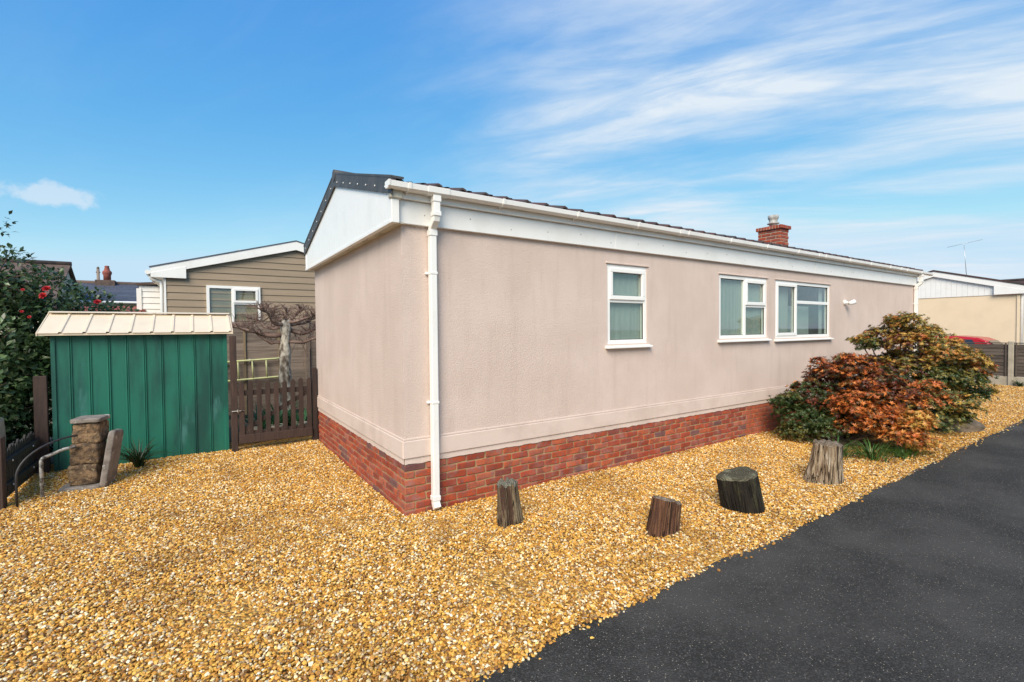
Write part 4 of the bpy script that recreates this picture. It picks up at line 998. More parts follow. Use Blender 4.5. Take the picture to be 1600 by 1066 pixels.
for i in range(14):
    y = -0.52+i*0.088; h = 0.56+0.02*math.sin(i*2.3)
    b = MB(); b.prism([(y-0.036, 0.03), (y+0.036, 0.03), (y+0.036, h-0.03), (y, h), (y-0.036, h-0.03)], 0, -0.012, 0.008); b.build('picket', M['wood_black'], lf, 0.003)
for z in (0.42, 0.16):
    b = MB(); b.cbox(0.0085, 0.05, -0.58, 0.66, z-0.035, z+0.035, 0.004); b.build('rail', M['wood_black'], lf)
    for yy in (-0.42, 0.35):
        s = MB(); s.lathe([(0.010, 0), (0.013, 0.003), (0.008, 0.008)], 8, Matrix.Translation((0.05, yy, z)) @ Matrix.Rotation(R(90), 4, 'Y')); s.build('bolt', M['screw'], lf)
post('fence_post', -3.37, 2.60, 0.13, 0.72, M['wood_dark'], 'squat brown wooden post at the end of the low black fence', d=0.12)
post('fence_board', -3.30, 4.02, 0.13, 1.24, M['wood_dark'], 'tall brown board standing against the left corner of the green shed', 'post', d=0.06)

# stacked stone pillar with cap, leaning slab, iron hoop, chipped pipe, pale block
pil = empty('stone_pillar', (-2.73, 3.02, 0), 'rough stacked stone pillar with a flat grey cap in front of the shed', 'pillar', rot=(0, 0, R(-12)))
rp_ = random.Random(14)
def rough_block(parent, x0, x1, y0, y1, z0, z1, m_, name, amp, seed, n=12):
    v, fs = [], []; idx = {}
    def add(p):
        k = (round(p[0], 5), round(p[1], 5), round(p[2], 5))
        if k not in idx:
            c = Vector(((x0+x1)/2, (y0+y1)/2, (z0+z1)/2)); q = Vector(p); d = q-c; sz = Vector((x1-x0, y1-y0, z1-z0))/2
            u_ = Vector((d.x/sz.x, d.y/sz.y, d.z/sz.z)); cr = max(0, (abs(u_.x)**6+abs(u_.y)**6+abs(u_.z)**6)**(1/6)-1)
            q = c+d*(1-cr*0.5) + d.normalized()*amp*(noise.noise(q*9+Vector((seed, 0, 0)))+0.6*noise.noise(q*24+Vector((0, seed, 0))))
            idx[k] = len(v); v.append(q)
        return idx[k]
    def face(o, a, b):
        for i in range(n):
            for j in range(n):
                fs.append(tuple(add(tuple(o[k]+a[k]*ii/n+b[k]*jj/n for k in range(3))) for ii, jj in ((i, j), (i+1, j), (i+1, j+1), (i, j+1))))
    X, Y, Z = x1-x0, y1-y0, z1-z0
    face((x0, y0, z0), (X, 0, 0), (0, 0, Z)); face((x0, y1, z0), (X, 0, 0), (0, 0, Z)); face((x0, y0, z0), (0, Y, 0), (0, 0, Z)); face((x1, y0, z0), (0, Y, 0), (0, 0, Z)); face((x0, y0, z1), (X, 0, 0), (0, Y, 0)); face((x0, y0, z0), (X, 0, 0), (0, Y, 0))
    m = MB(); m.add(v, fs, True); return m.build(name, m_, parent)
for i in range(3):
    sh_ = 0.013*i
    rough_block(pil, -0.135+sh_, 0.135+sh_, -0.135+sh_*2, 0.135+sh_*2, 0.03+i*0.235, 0.03+i*0.235+0.24, M['stone'], 'stone_block', 0.014, i*7+1)
rough_block(pil, -0.115, 0.175, -0.11, 0.20, 0.742, 0.795, M['slab'], 'cap', 0.008, 3)
rough_block(pil, -0.21, 0.19, -0.19, 0.19, -0.02, 0.035, M['slab'], 'foot_slab', 0.006, 4)
sl = empty('leaning_slab', (-2.545, 2.96, 0), 'grey paving slab splashed with white, leaning on the stone pillar', 'slab', rot=(R(-6), R(7.5), R(-10)))
rough_block(sl, -0.035, 0.035, -0.16, 0.17, -0.03, 0.63, M['slab'], 'slab_body', 0.005, 9)
hp = MB(); pts = [(-3.20, 2.50, -0.05)]
for i in range(15):
    a = math.pi*0.5*i/14; pts.append((-3.20+0.40*(1-math.cos(a)), 2.50+0.30*(1-math.cos(a)), 0.30+0.33*math.sin(a)))
pts += [(-2.78, 2.84, 0.62)]
hp.tube(pts, 0.011, 8); tag(hp.build('iron_hoop', M['iron']), 'curved black iron hoop leaning on the stone pillar', 'hoop')
bp_ = MB(); bp_.tube([(-3.06, 2.74, -0.05), (-3.06, 2.74, 0.40), (-3.05, 2.75, 0.425), (-3.03, 2.765, 0.435), (-2.90, 2.86, 0.48), (-2.80, 2.90, 0.49)], 0.017, 10); tag(bp_.build('bent_pipe', M['galv']), 'bent metal pipe with chipped white paint beside the iron hoop', 'pipe')
bq = empty('stone_block', (-3.76, 3.6, 0), 'pale stone pier top standing behind the low black fence', 'stone'); rough_block(bq, -0.2, 0.2, -0.2, 0.2, -0.02, 0.80, M['concrete'], 'pier', 0.008, 5)
strap_plant('spiky_plant', (-2.30, 3.60, 0), 70, 0.42, 0.026, 71, 'dark green spiky plant between the leaning slab and the shed', 'plant', [(0.018, 0.045, 0.016), (0.028, 0.06, 0.02), (0.05, 0.085, 0.035)], 0.8, spread=0.05)

# ------------------------------------------------------------------ camellia behind the shed
def camellia():
    e = empty('camellia_bush', (-4.35, 5.3, 0), 'large dark green camellia bush with red flowers behind the shed', 'bush')
    r = np.random.default_rng(17); Ps, Ds, Us, Cs = [], [], [], []
    cl = [((-0.35, -0.1, 2.15), .85), ((0.0, 0.0, 1.6), .95), ((0.5, 0.1, 1.95), .62), ((0.95, 0.25, 1.72), .50), ((-0.4, 0.1, 2.6), .55), ((0.1, 0.1, 2.35), .48), ((0.1, -0.75, 1.0), .78), ((-0.2, -0.9, 0.5), .7), ((0.55, -0.35, 1.2), .55), ((-0.9, 0, 1.5), .9), ((-1.0, -0.3, 2.4), .7), ((0.15, -1.0, 0.35), .5), ((1.15, 0.3, 1.55), .38), ((-0.1, -0.3, 2.35), .5), ((0.40, -0.2, 2.50), .52), ((0.85, 0.05, 2.28), .48), ((1.25, 0.45, 2.10), .42), ((1.62, 0.50, 1.90), .34), ((-0.05, -0.2, 2.72), .46), ((-0.6, -0.4, 2.75), .5), ((-0.3, -1.25, 0.7), .7), ((0.30, -1.15, 0.95), .58), ((0.40, -1.1, 0.35), .5), ((0.45, -.75, 1.55), .5), ((0.68, -.85, 0.75), .36), ((0.68, -.8, 1.2), .36), ((0.6, -.9, 0.3), .35), ((0.85, -.5, 0.9), .33), ((0.85, -.5, 0.4), .33), ((0.8, -.5, 1.4), .33)]
    for c, rad in cl:
        k = int(4300*rad*rad); d = unit(r.normal(size=(k, 3))); rr_ = rad*(0.6+0.4*r.random(k)**0.6)*(1+0.18*np.sin(d[:, 0]*6+c[0]*5)*np.sin(d[:, 2]*7))
        p = np.array(c)+d*rr_[:, None]
        dr = unit(d*0.6+r.normal(size=(k, 3))*0.6+np.array([0, 0, -0.1])); up = unit(d*0.7+np.array([0, 0, 0.8])+r.normal(size=(k, 3))*0.3)
        base = np.array([(0.045, 0.082, 0.030), (0.080, 0.135, 0.050), (0.135, 0.20, 0.078), (0.24, 0.28, 0.13)])[r.choice(4, k, p=[.4, .35, .18, .07])]
        Ps.append(p); Ds.append(dr); Us.append(up); Cs.append(base*(0.8+0.4*r.random((k, 1))))
    # loose shoots at the top
    for q in range(26):
        b0 = np.array([0.0+r.normal()*.38, -.2+r.normal()*.25, 3.05+r.random()*.12]); dr0 = unit(np.array([r.normal()*.4+.15, r.normal()*.3, 1.0]))
        for j in range(7):
            Ps.append((b0+dr0*0.055*j)[None]); Ds.append(unit(np.array([[r.normal(), r.normal(), .5]]))); Us.append(unit(np.array([[r.normal()*.4, r.normal()*.4, 1.]]))); Cs.append(np.array([[0.03, 0.055, 0.02]]))
    P, D, U, C = (np.concatenate(a) for a in (Ps, Ds, Us, Cs)); n = len(P)
    link('crown', leaf_mesh('crown', P, D, U, 0.088*(0.7+.6*r.random(n)), 0.046*(0.8+.4*r.random(n)), C, 0.12, 'leaf_gloss', 0.12), e)
    rr = random.Random(5); b = MB()
    for c, rad in cl:
        root = Vector((rr.uniform(-.2, .2), rr.uniform(-.2, .2), -.03)); end = Vector(c); mid = root.lerp(end, .5)+Vector((rr.uniform(-.1, .1), rr.uniform(-.1, .1), .15))
        b.tube([root, root.lerp(mid, .5), mid, mid.lerp(end, .6), end], [.06, .05, .035, .02, .01], 7)
        for q in range(8):
            dirn = Vector((rr.gauss(0, 1), rr.gauss(0, 1), rr.gauss(.3, .8))).normalized(); b.tube([end, end+dirn*rad*.5, end+dirn*rad*.95], [.012, .008, .004], 5)
    b.build('trunk', M['branch'], e)
    fl = MB(); rr = random.Random(3)
    for ring_, k, tilt_, ln in ((0, 6, 1.15, .050), (1, 6, .8, .044), (2, 5, .45, .036), (3, 4, .15, .028)):
        for i in range(k):
            g = 6.283*i/k+ring_*.5; o = Vector((math.cos(g), math.sin(g), 0)); s = Vector((-o.y, o.x, 0)); t = tilt_
            p0 = o*.004; p1 = p0+(o*math.sin(t)+Vector((0, 0, math.cos(t))))*ln*.6; p2 = p0+(o*math.sin(t*1.15)+Vector((0, 0, math.cos(t*1.15))))*ln
            fl.add([p0, p1+s*ln*.42, p2+s*ln*.2, p2-s*ln*.2, p1-s*ln*.42, p1-Vector((0, 0, .006))], [(0, 5, 1), (1, 5, 2), (2, 5, 3), (3, 5, 4), (4, 5, 0)], True)
    fme = fl.mesh('flower', M['petal'])
    for (x, z, s) in [(0.97, 2.41, 1.2), (0.94, 2.31, 1.2), (1.45, 2.26, 1.15), (0.79, 2.37, .5), (0.56, 1.50, .8), (0.81, 2.07, .5), (0.88, 2.0, .5)]:
        near = np.abs(P[:, 0]-x)+np.abs(P[:, 2]-z) < 0.16
        y = (P[near, 1].min() if near.any() else -0.2)-0.02
        o = link('flower', fme, e, loc=(x, y, z), rot=(R(60)+rr.uniform(-.3, .3), rr.uniform(-.4, .4), rr.uniform(-.6, .3))); o.scale = (s*.82, s*.82, s*.82)
camellia()

# ------------------------------------------------------------------ behind the gate: pollarded tree, fence, ladder, plants
def pollard():
    e = empty('pollarded_tree', (-0.24, 5.35, 0), 'bare pollarded tree with pale lichened trunk and flat spread of red twigs', 'tree')
    rr = random.Random(12); b = MB(); pts = []; rad = []
    for i in range(15):
        t = i/14; pts.append(Vector((-0.03*math.sin(t*3), 0.02*math.sin(t*4), -0.05+2.05*t))); rad.append(0.125-0.045*t+0.012*math.sin(i*2.1)+(0.03 if i < 2 else 0))
    b.tube(pts, rad, 14); b.build('trunk', M['bark_pale'], e)
    br = MB(); tips = []
    for (dx, dy, dz, r0, sx) in [(-0.95, -.05, .12, .038, 1.72), (-0.6, .3, .2, .030, 1.85), (0.9, .05, .03, .038, 1.80), (0.75, .4, .2, .030, 1.9), (0.5, -.35, .15, .030, 1.92), (-0.45, -.35, .25, .028, 1.92), (1.0, -.15, .18, .026, 1.6), (-0.75, .15, .34, .024, 1.55), (0.1, .5, .2, .025, 1.95), (0.35, .1, .28, .03, 1.95), (-.3, .05, .3, .03, 1.95)]:
        p0 = Vector((-0.02, 0, sx)); p1 = p0+Vector((dx*.3, dy*.3, dz*.2-.04+rr.uniform(-.03, .05))); p2 = p0+Vector((dx*.65, dy*.65, dz*.55+rr.uniform(-.03, .05))); p3 = p0+Vector((dx, dy, dz+rr.uniform(-.03, .08)))
        wob = lambda: Vector((rr.uniform(-.06, .06), rr.uniform(-.06, .06), rr.uniform(-.06, .06)))
        br.tube([p0, p0.lerp(p1, .5)+wob()*.6, p1, p1.lerp(p2, .5)+wob(), p2, p2.lerp(p3, .5)+wob(), p3], [r0*1.15, r0*1.1, r0, r0*.85, r0*.75, r0*.55, r0*.35], 8); tips += [(p1, p2), (p2, p3), (p2, p3)]
    br.build('limbs', M['twig'], e)
    tw = MB()
    for (a, c) in tips:
        for k in range(17):
            s = a.lerp(c, rr.random()); d = Vector((rr.gauss(0, .7), rr.gauss(0, .7), rr.uniform(.0, 1.0))).normalized(); l = rr.uniform(.10, .30)
            m_ = s+d*l*.5+Vector((rr.uniform(-.03, .03), rr.uniform(-.03, .03), .02)); en = m_+(d+Vector((rr.gauss(0, .4), rr.gauss(0, .4), .3))).normalized()*l*.5
            en.z = min(en.z, 2.27+rr.uniform(-.03, .03)); tw.tube([s, m_, en], [.008, .006, .003], 4, cap=False)
    for k in range(16):       # drooping shoots
        s = Vector((rr.uniform(.1, .7), rr.uniform(-.3, .3), rr.uniform(1.6, 1.95))); tw.tube([s, s+Vector((rr.uniform(-.1, .15), .02, -.18)), s+Vector((rr.uniform(-.15, .25), .05, -rr.uniform(.3, .6)))], [.008, .006, .003], 4, cap=False)
    tw.build('twigs', M['twig'], e)
pollard()
bf = empty('board_fence', (0, 7.0, 0), 'grey brown horizontal board fence behind the pollarded tree', 'fence')
rr = random.Random(6)
for px0, px1 in ((-3.1, -1.42), (-1.38, 0.40), (0.44, 2.3)):
    for i in range(13):
        z = 0.06+i*0.148; b = MB(); b.cbox(px0, px1, -0.01+rr.uniform(-.004, .004), 0.012, z, z+0.152, 0.005, M=Matrix.Translation((0, 0, 0)) @ Matrix.Rotation(R(0), 4, 'X')); o = b.build('board', M['wood_grey'], bf); o.rotation_euler = (R(0), 0, R(rr.uniform(-.1, .1)))
for x in (-1.40, 0.42, -3.12): b = MB(); b.cbox(x-0.045, x+0.045, -0.06, 0.03, -.05, 2.03, .006); b.build('post', M['wood_grey'], bf)
for x in (-0.80, -0.15): b = MB(); b.cbox(x-0.022, x+0.022, -0.045, -0.016, .05, 1.97, .004); b.build('batten', M['batten'], bf)
ld = empty('ladder', (-0.57, 6.90, 1.0), 'yellow green metal ladder hung sideways on the board fence', 'ladder', rot=(0, R(-2), 0))
for z in (-0.195, 0.195):
    b = MB(); b.tube([(-0.75, 0, z), (0.36, 0, z), (0.44, -.01, z+.015), (0.50, -.03, z+.035)], 0.021, 8); b.build('rail', M['ladder'], ld)
for x in (-0.62, -0.36, -0.10, 0.16): b = MB(); b.tube([(x, 0, -0.195), (x, 0, 0.195)], 0.016, 8); b.build('rung', M['ladder'], ld)
b = MB(); b.cbox(-0.16, -0.12, -0.01, 0.07, 0.16, 0.225, .004); b.cbox(-0.62, -0.58, -0.01, 0.07, 0.16, 0.225, .004); b.build('hook', M['galv'], ld)
for i, (x, y, n_, s, lb) in enumerate([(-0.75, 4.7, 60, .55, 'leafy green plant behind the gate beside the gate post'), (-0.42, 5.0, 70, .62, 'leafy green plant behind the gate at the foot of the pollarded tree'), (-0.10, 4.75, 60, .55, 'leafy green plant behind the gate beside the house wall')]):
    strap_plant('border_plant', (x, y, 0), n_, s, 0.055, 80+i, lb, 'plant', [(0.04, 0.13, 0.045), (0.07, 0.18, 0.06)], 0.75, spread=0.14)
for (x, y, where) in [(-0.9, 4.35, 'beside the tall gate post'), (-0.55, 4.4, 'behind the middle of the gate'), (-0.2, 4.4, 'beside the house wall')]:
    b = MB(); b.lathe([(0.085, 0), (0.115, 0.22), (0.125, 0.22), (0.125, 0.26), (0.105, 0.26), (0.10, 0.20)], 16); o = b.build('plant_pot', M['concrete'])
    o.location = (x, y, -0.03); tag(o, 'small pale plant pot behind the picket gate, '+where, 'pot', 'pots behind the gate')

# ------------------------------------------------------------------ beige sided neighbour
nbh = empty('sided_house', (0.43, 8.3, 0), 'brown beige horizontally sided house with white gable trim behind the fence', 'house')
hw, ez_, az_ = 2.62, 3.06, 3.78          # half width, eaves, apex (underside of trim)
def gz_(x): return az_-(az_-ez_)*abs(x)/hw
bh = 0.155; i = 0
while True:
    z0 = 0.02+i*bh; z1 = z0+bh-0.004
    if z0 > az_: break
    def xat(z): return hw if z <= ez_ else max(0.0, hw*(az_-z)/(az_-ez_))
    a, c = xat(z0), xat(z1)
    if a < .03: break
    b = MB()
    v = [(-a, -0.022, z0), (a, -0.022, z0), (c, -0.006, z1), (-c, -0.006, z1), (-a, 0.02, z0), (a, 0.02, z0), (c, 0.02, z1), (-c, 0.02, z1)]
    b.add(v, [(0, 1, 2, 3), (0, 4, 5, 1), (4, 7, 6, 5), (3, 2, 6, 7), (1, 5, 6, 2), (0, 3, 7, 4)]); b.build('siding_board', M['siding'], nbh); i += 1
b = MB(); b.prism([(-hw, 0), (hw, 0), (hw, ez_), (0, az_), (-hw, ez_)], 1, 0.021, 8.0); b.build('wall', M['siding'], nbh)
for sg in (-1, 1):
    b = MB(); xo = hw+0.22
    b.prism([(sg*xo, gz_(xo)-0.03+0.02), (0, az_-0.02), (0, az_+0.19), (sg*xo, gz_(xo)+0.16)], 1, -0.10, -0.072); b.build('barge_board', M['upvc'], nbh, .004)
    b = MB(); b.prism([(sg*xo, gz_(xo)-0.045), (sg*(hw-0.40), gz_(xo)-0.045), (sg*(hw-0.40), gz_(hw-.4)+.05), (sg*xo, gz_(xo)+0.05)], 1, -0.106, -0.07); b.build('box_end', M['upvc'], nbh, .004)
    b = MB(); b.prism([(sg*xo, gz_(xo)+0.16), (0, az_+0.19), (0, az_+0.215), (sg*(xo+.03), gz_(xo)+0.18)], 1, -0.11, 8.1); b.build('roof_slope', M['slate'], nbh)
    b = MB(); b.prism([(sg*xo, gz_(xo)-0.03), (sg*hw, gz_(xo)-0.03), (sg*hw, gz_(xo)-0.01), (sg*xo, gz_(xo)-0.01)], 1, -0.07, 8.0); b.build('soffit', M['upvc'], nbh)
    b = MB(); b.tube([(sg*(xo+.05), -0.08, gz_(xo)+.06), (sg*(xo+.05), 8.0, gz_(xo)+.06)], .05, 8); b.build('gutter', M['upvc'], nbh)
b = MB(); b.tube([(-hw-.24, 0.03, gz_(hw+.2)-.0), (-hw-.22, 0.03, gz_(hw+.2)-.07), (-hw-.06, 0.03, ez_-.18), (-hw-.045, 0.03, ez_-.25), (-hw-.045, 0.03, 0)], .034, 8); b.build('downpipe', M['upvc'], nbh)
b = MB(); b.box(-hw-.004, -hw+.035, -0.03, -0.0225, 0, ez_-.03); b.build('corner_trim', M['upvc'], nbh)
window(nbh, -1.86, -0.79, 1.75, 2.83, -0.035, [(0, .47, 0, 1, False), (.47, 1, .66, 1, True), (.47, 1, 0, .66, False)], curtain='net_far', frame_w=.06, proud=.03)
def aerial(name, loc, h, label, rotz, tilt=0):
    e = empty(name, loc, label, 'aerial', rot=(0, tilt, rotz))
    b = MB(); b.tube([(0, 0, -.1), (0, 0, h)], .009, 6); b.build('mast', M['alu'], e)
    b = MB(); b.tube([(-.5, 0, h-.02), (.55, 0, h+.12)], .006, 5); b.build('boom', M['alu'], e)
    b = MB()
    for i in range(11):
        x = -.45+i*.095; z = h-.02+(x+.5)*.133; b.tube([(x, -.13+i*.006, z), (x, .13-i*.006, z)], .003, 4)
    b.build('elements', M['alu'], e)
aerial('tv_aerial', (-0.1, 12.5, 3.85), .45, 'thin television aerial above the beige sided house roof', R(15))

# white clad block, slate house, brown roof, pole behind
wc = empty('white_clad_annexe', (-2.36, 10.8, 0), 'white horizontally clad annexe beside the beige sided house', 'building')
for i in range(20):
    z0 = 0.02+i*0.148; b = MB(); b.add([(-.45, -.02, z0), (.75, -.02, z0), (.75, -.005, z0+.143), (-.45, -.005, z0+.143), (-.45, .03, z0), (.75, .03, z0), (.75, .03, z0+.143), (-.45, .03, z0+.143)], [(0, 1, 2, 3), (0, 4, 5, 1), (3, 2, 6, 7), (0, 3, 7, 4), (1, 5, 6, 2)]); b.build('cladding_board', M['upvc_clean'], wc)
b = MB(); b.box(-.45, .75, .031, 4, 0, 2.98); b.build('wall', M['upvc'], wc)
b = MB(); b.box(-.50, -.40, -.035, .05, 0, 2.90); b.build('corner_trim', M['upvc'], wc)
b = MB(); b.prism([(-.5, 2.985), (.8, 3.05), (.8, 3.15), (-.5, 3.04)], 1, -.08, 4.1); b.build('roof', M['brown_roof'], wc)
def slate_house(name, loc, w_, d_, ez, rz, label, roofm, wallm, chim=True, rot=0, slates=True):
    e = empty(name, loc, label, 'house', rot=(0, 0, rot))
    b = MB(); b.box(0, w_, 0, d_, -.02, ez); b.prism([(0, ez), (d_, ez), (d_/2, rz-.12)], 0, 0, w_); b.build('wall', wallm, e)
    for s in (0, 1):
        ya_, yb_ = (-.25, d_/2) if s == 0 else (d_+.25, d_/2)
        if s == 0 and slates:
            rows = 12; cols = int(w_/.34)
            for r_ in range(rows):
                t0, t1 = r_/rows, min(1, (r_+1.12)/rows); y0_, y1_ = ya_+(yb_-ya_)*t0, ya_+(yb_-ya_)*t1; z0_, z1_ = ez-.05+(rz-ez+.05)*t0, ez-.05+(rz-ez+.05)*t1
                b = MB()
                for c in range(cols+1):
                    x0_ = -.15+c*.34-(.17 if r_ % 2 else 0); x1_ = min(x0_+.333, w_+.15); x0_ = max(x0_, -.15)
                    if x1_-x0_ > .02: b.add([(x0_, y0_, z0_+.03), (x1_, y0_, z0_+.03), (x1_, y1_, z1_+.012), (x0_, y1_, z1_+.012), (x0_, y0_, z0_+.012), (x1_, y0_, z0_+.012)], [(0, 1, 2, 3), (4, 5, 1, 0)])
                b.build('slate_course', roofm, e)
        b = MB(); b.add([(-.15, ya_, ez-.05), (w_+.15, ya_, ez-.05), (w_+.15, yb_, rz), (-.15, yb_, rz), (-.15, ya_, ez-.11), (w_+.15, ya_, ez-.11), (w_+.15, yb_, rz-.06), (-.15, yb_, rz-.06)], [(0, 1, 2, 3), (4, 5, 6, 7), (0, 1, 5, 4), (0, 3, 7, 4), (1, 2, 6, 5)]); b.build('roof_slope', roofm, e)
    b = MB(); b.tube([(-.17, d_/2, rz+.02), (w_+.17, d_/2, rz+.02)], .11, 8); b.build('ridge', M['brown_roof'], e)
    b = MB(); b.tube([(-.15, -.32, ez-.10), (w_+.15, -.32, ez-.10)], .06, 8); b.build('gutter', M['upvc'], e)
    return e
sh1 = slate_house('slate_house', (-8.6, 26.0, 0), 8.4, 5.0, 3.40, 4.42, 'far cream bungalow with blue grey slate roof and red chimney pot', M['slate'], M['cream_far'])
b = MB(); b.cbox(2.65, 3.45, 2.1, 2.9, 4.0, 4.58, .01); b.build('chimney_stack', M['brown_roof'], sh1)
b = MB(); b.lathe([(.16, 4.58), (.16, 4.85), (.20, 4.95), (.20, 5.05), (.13, 5.12), (.09, 5.30), (.11, 5.34), (.08, 5.36)], 12, Matrix.Translation((3.1, 2.5, 0))); b.build('chimney_pot', M['redpot'], sh1)
sh2 = slate_house('brown_roofed_house', (-14.5, 22.0, 0), 8.0, 6.0, 3.1, 4.95, 'far house with a brown roof showing above the camellia bush', M['brown_roof'], M['cream_far'], slates=False)
oh = empty('red_tiled_outhouse', (-4.3, 10.4, 0), 'low outhouse roof of red clay tiles behind the shed', 'outhouse')
b = MB(); b.box(0, 1.7, 0, 1.6, -.02, 2.25); b.build('wall', M['cream_far'], oh)
for i in range(3):
    b = MB(); b.add([(-.1+i*.02, -.15+i*.25, 2.20+i*.08), (1.45+i*.08, -.15+i*.25, 2.20+i*.08), (1.45+i*.08, .2+i*.25, 2.30+i*.08), (-.1, .2+i*.25, 2.30+i*.08), (-.1, -.15+i*.25, 2.15+i*.08), (1.45+i*.08, -.15+i*.25, 2.15+i*.08)], [(0, 1, 2, 3), (0, 4, 5, 1), (1, 5, 2), (0, 3, 4)]); b.build('tile_course', M['redpot'], oh)
up = empty('utility_pole', (-6.57, 34.0, 0), 'thin wooden utility pole beyond the slate roof', 'pole')
b = MB(); b.tube([(0, 0, -.2), (0, 0, 5.75)], [.11, .075], 8); b.build('shaft', M['wood_grey'], up)
b = MB(); b.cbox(-.10, .10, -.05, .05, 5.50, 5.58, .01); b.lathe([(.05, 5.75), (.08, 5.80), (.04, 5.88)], 8); b.build('cross_arm', M['wood_grey'], up)

# ------------------------------------------------------------------ right hand end: fence, car, cream house
def concrete_fence():
    e = empty('lap_panel_fence', (18.4, 0, 0), 'dark lap panel fence with concrete posts and base boards across the gravel end', 'fence')
    posts_ = [3.0, 1.13, -0.83, -2.70]
    for y in posts_:
        b = MB(); b.cbox(-.06, .06, y-.06, y+.06, -.1, 1.30, .012); b.build('concrete_post', M['concrete'], e)
    r = random.Random(4)
    for a, c in zip(posts_[:-1], posts_[1:]):
        b = MB(); b.cbox(-.025, .025, c+.062, a-.062, -.05, .265, .006); b.build('gravel_board', M['concrete'], e)
        for i in range(9):
            z = .27+i*.103; b = MB(); ti = Matrix.Translation((-.01+r.uniform(-.004, .004), (a+c)/2, z+.055)) @ Matrix.Rotation(R(7), 4, 'Y') @ Matrix.Rotation(R(r.uniform(-.25, .25)), 4, 'X')
            b.cbox(-.006, .006, -(a-c)/2+.065, (a-c)/2-.065, -.062, .062, .003, M=ti); b.build('slat', M['wood_lap'], e)
        for y in (c+.11, (a+c)/2, a-.11): b = MB(); b.cbox(-.045, -.024, y-.018, y+.018, .268, 1.235, .004); b.build('batten', M['wood_lap'], e)
        b = MB(); b.cbox(-.035, .03, c+.063, a-.063, 1.236, 1.262, .004); b.build('capping', M['wood_lap'], e)
concrete_fence()
for i, (y, s, where) in enumerate([(-.30, .20, 'on the house side of the concrete post'), (-1.05, .22, 'on the road side of the concrete post')]):
    strap_plant('small_weed', (18.22, y, 0), 26, s, .03, 90+i, 'small dark green tuft under the lap fence, '+where, 'plant', [(0.02, 0.05, 0.02), (0.03, 0.07, 0.025)], .7, 'tufts along the fence', .06)
def car():
    e = empty('parked_car', (20.25, 1.30, -0.04), 'red hatchback parked behind the lap panel fence', 'car')
    prof = [(-1.85, .32), (-1.88, .62), (-1.80, .86), (-1.72, .95), (-1.36, 1.32), (-1.15, 1.42), (-.6, 1.475), (.1, 1.46), (.45, 1.39), (1.05, .98), (1.65, .84), (1.86, .68), (1.90, .36), (1.6, .22), (-1.6, .22)]
    def wid(z): return .82 if z < .95 else .82-(z-.95)*.36
    v = [(-wid(z), y, z) for y, z in prof]+[(wid(z), y, z) for y, z in prof]; n = len(prof); b = MB()
    b.add(v, [tuple(range(n)), tuple(range(n, 2*n))]+[(i, (i+1) % n, n+(i+1) % n, n+i) for i in range(n)]); b.build('body', M['carred'], e, .05)
    for sg in (-1, 1):
        for (y0, y1, t0, t1) in ((-1.22, -.42, -1.02, -.42), (-.34, .72, -.34, .36)):
            z0, z1 = 1.0, 1.36; b = MB(); q = [(y0, z0), (y1, z0), (t1, z1), (t0, z1)]
            b.add([(sg*(wid(z)+.006), y, z) for y, z in q]+[(sg*(wid(z)-.02), y, z) for y, z in q], [(0, 1, 2, 3), (4, 5, 6, 7), (0, 1, 5, 4), (1, 2, 6, 5), (2, 3, 7, 6), (3, 0, 4, 7)]); b.build('side_window', M['carglass'], e)
        for y in (-1.2, 1.2):
            wh = empty('wheel', (sg*.74, y, .30)); wh.parent = e
            t = MB(); t.lathe([(.20, -.10), (.29, -.10), (.305, -.06), (.305, .06), (.29, .10), (.20, .10)], 24, Matrix.Rotation(R(90), 4, 'Y')); t.build('tyre', M['rubber'], wh)
            t = MB(); t.lathe([(.198, -.09), (.198, .092), (.05, .10)], 16, Matrix.Rotation(R(90)*sg, 4, 'Y')); t.build('rim', M['alu'], wh)
        b = MB(); b.cbox(sg*.55-.16, sg*.55+.16, -1.90, -1.80, .66, .84, .02); b.build('tail_light', M['petal'], e)
        b = MB(); b.cbox(sg*.58-.16, sg*.58+.16, 1.72, 1.86, .62, .76, .02); b.build('headlight', M['alu'], e)
    b = MB(); b.add([(-.60, -1.735, .985), (.60, -1.735, .985), (.54, -1.385, 1.325), (-.54, -1.385, 1.325)], [(0, 1, 2, 3)]); b.build('rear_window', M['carglass'], e)
    b = MB(); b.add([(-.64, 1.02, 1.025), (.64, 1.02, 1.025), (.56, .50, 1.375), (-.56, .50, 1.375)], [(0, 1, 2, 3)]); b.build('windscreen', M['carglass'], e)
car()
rh = empty('cream_house', (22.0, 1.9, 0), 'cream rendered bungalow with white gable boards and dark verge beyond the fence', 'house')
hw = 2.28
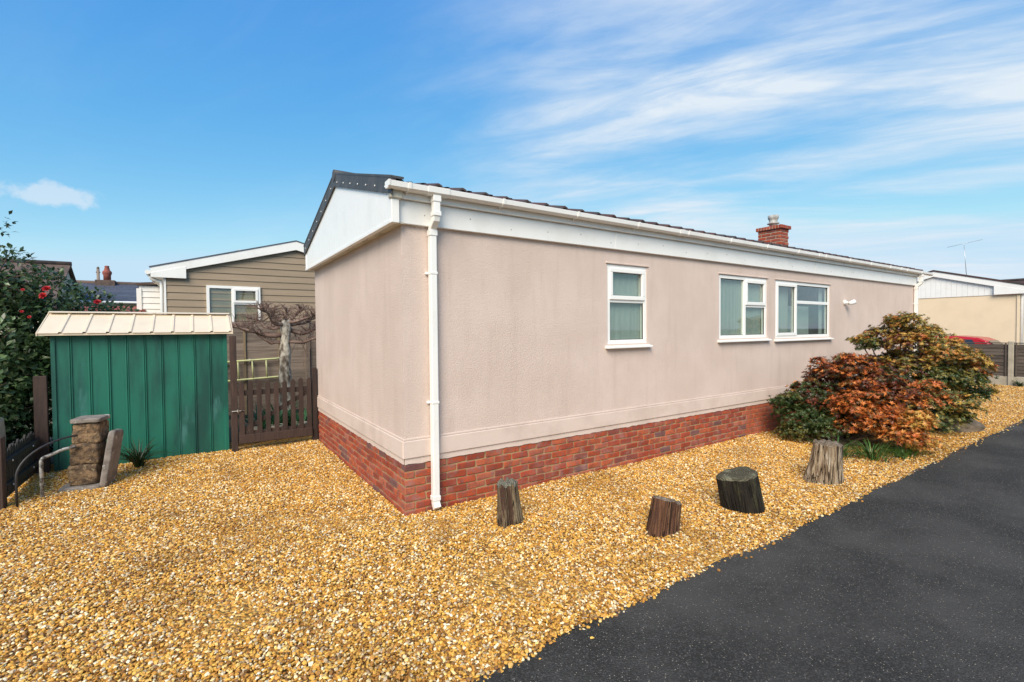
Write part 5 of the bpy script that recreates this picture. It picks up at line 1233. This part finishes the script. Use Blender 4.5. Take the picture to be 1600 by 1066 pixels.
b = MB(); b.box(0.02, 11, -hw, hw, 0, 2.86); b.build('wall', M['cream'], rh)
def rz_(y): return 3.86-.30*abs(y)
y = -hw-.02
while y < hw:
    y2 = y+.15; q = [(y, 2.855), (y2-.004, 2.855), (y2-.004, rz_(y2)-.05), (y, rz_(y)-.05)]
    b = MB(); b.prism(q, 0, 0.0, .019); b.build('gable_board', M['upvc_clean'], rh); y += .15
for sg in (-1, 1):
    b = MB(); xo = hw+.16; b.prism([(sg*xo, rz_(xo)-.20), (0, rz_(0)-.20), (0, rz_(0)), (sg*xo, rz_(xo))], 0, -.09, -.06); b.build('barge_board', M['upvc'], rh, .004)
    b = MB(); b.prism([(sg*xo, 2.86), (sg*(hw-.62), 2.86), (sg*(hw-.62), rz_(hw-.62)-.15), (sg*xo, rz_(xo)-.15)], 0, -.094, -.058); b.build('box_end', M['upvc'], rh, .004)
    b = MB(); b.prism([(sg*(xo+.02), rz_(xo)), (0, rz_(0)), (0, rz_(0)+.06), (sg*(xo+.02), rz_(xo)+.06)], 0, -.11, 11.1); b.build('roof_slope', M['tile'], rh)
    b = MB(); b.tube([(-.08, sg*(xo+.05), rz_(xo)-.04), (11, sg*(xo+.05), rz_(xo)-.04)], .055, 8); b.build('gutter', M['upvc'], rh)
    b = MB(); b.box(-.06, 11, sg*hw, sg*xo, 2.862, 2.88); b.build('soffit', M['upvc'], rh)
b = MB(); b.tube([(.06, -hw-.20, 3.12), (.06, -hw-.18, 2.95), (.06, -hw-.06, 2.80), (.06, -hw-.05, 0)], .04, 8); b.build('downpipe', M['upvc'], rh)
b = MB(); b.box(-.012, .03, -hw-.012, -hw+.06, 0, 2.852); b.build('corner_quoin', M['cream'], rh, .004)
aerial('tv_aerial', (23.4, 1.3, 3.78), 1.15, 'television aerial on a mast above the cream house roof', R(-60), R(-4))
dr = slate_house('red_brown_roofed_house', (52, -3.7, 0), 9, 6, 3.4, 5.1, 'far house with a dark red brown tiled roof behind the cream house', M['tile'], M['cream_far'], rot=R(90), slates=False)
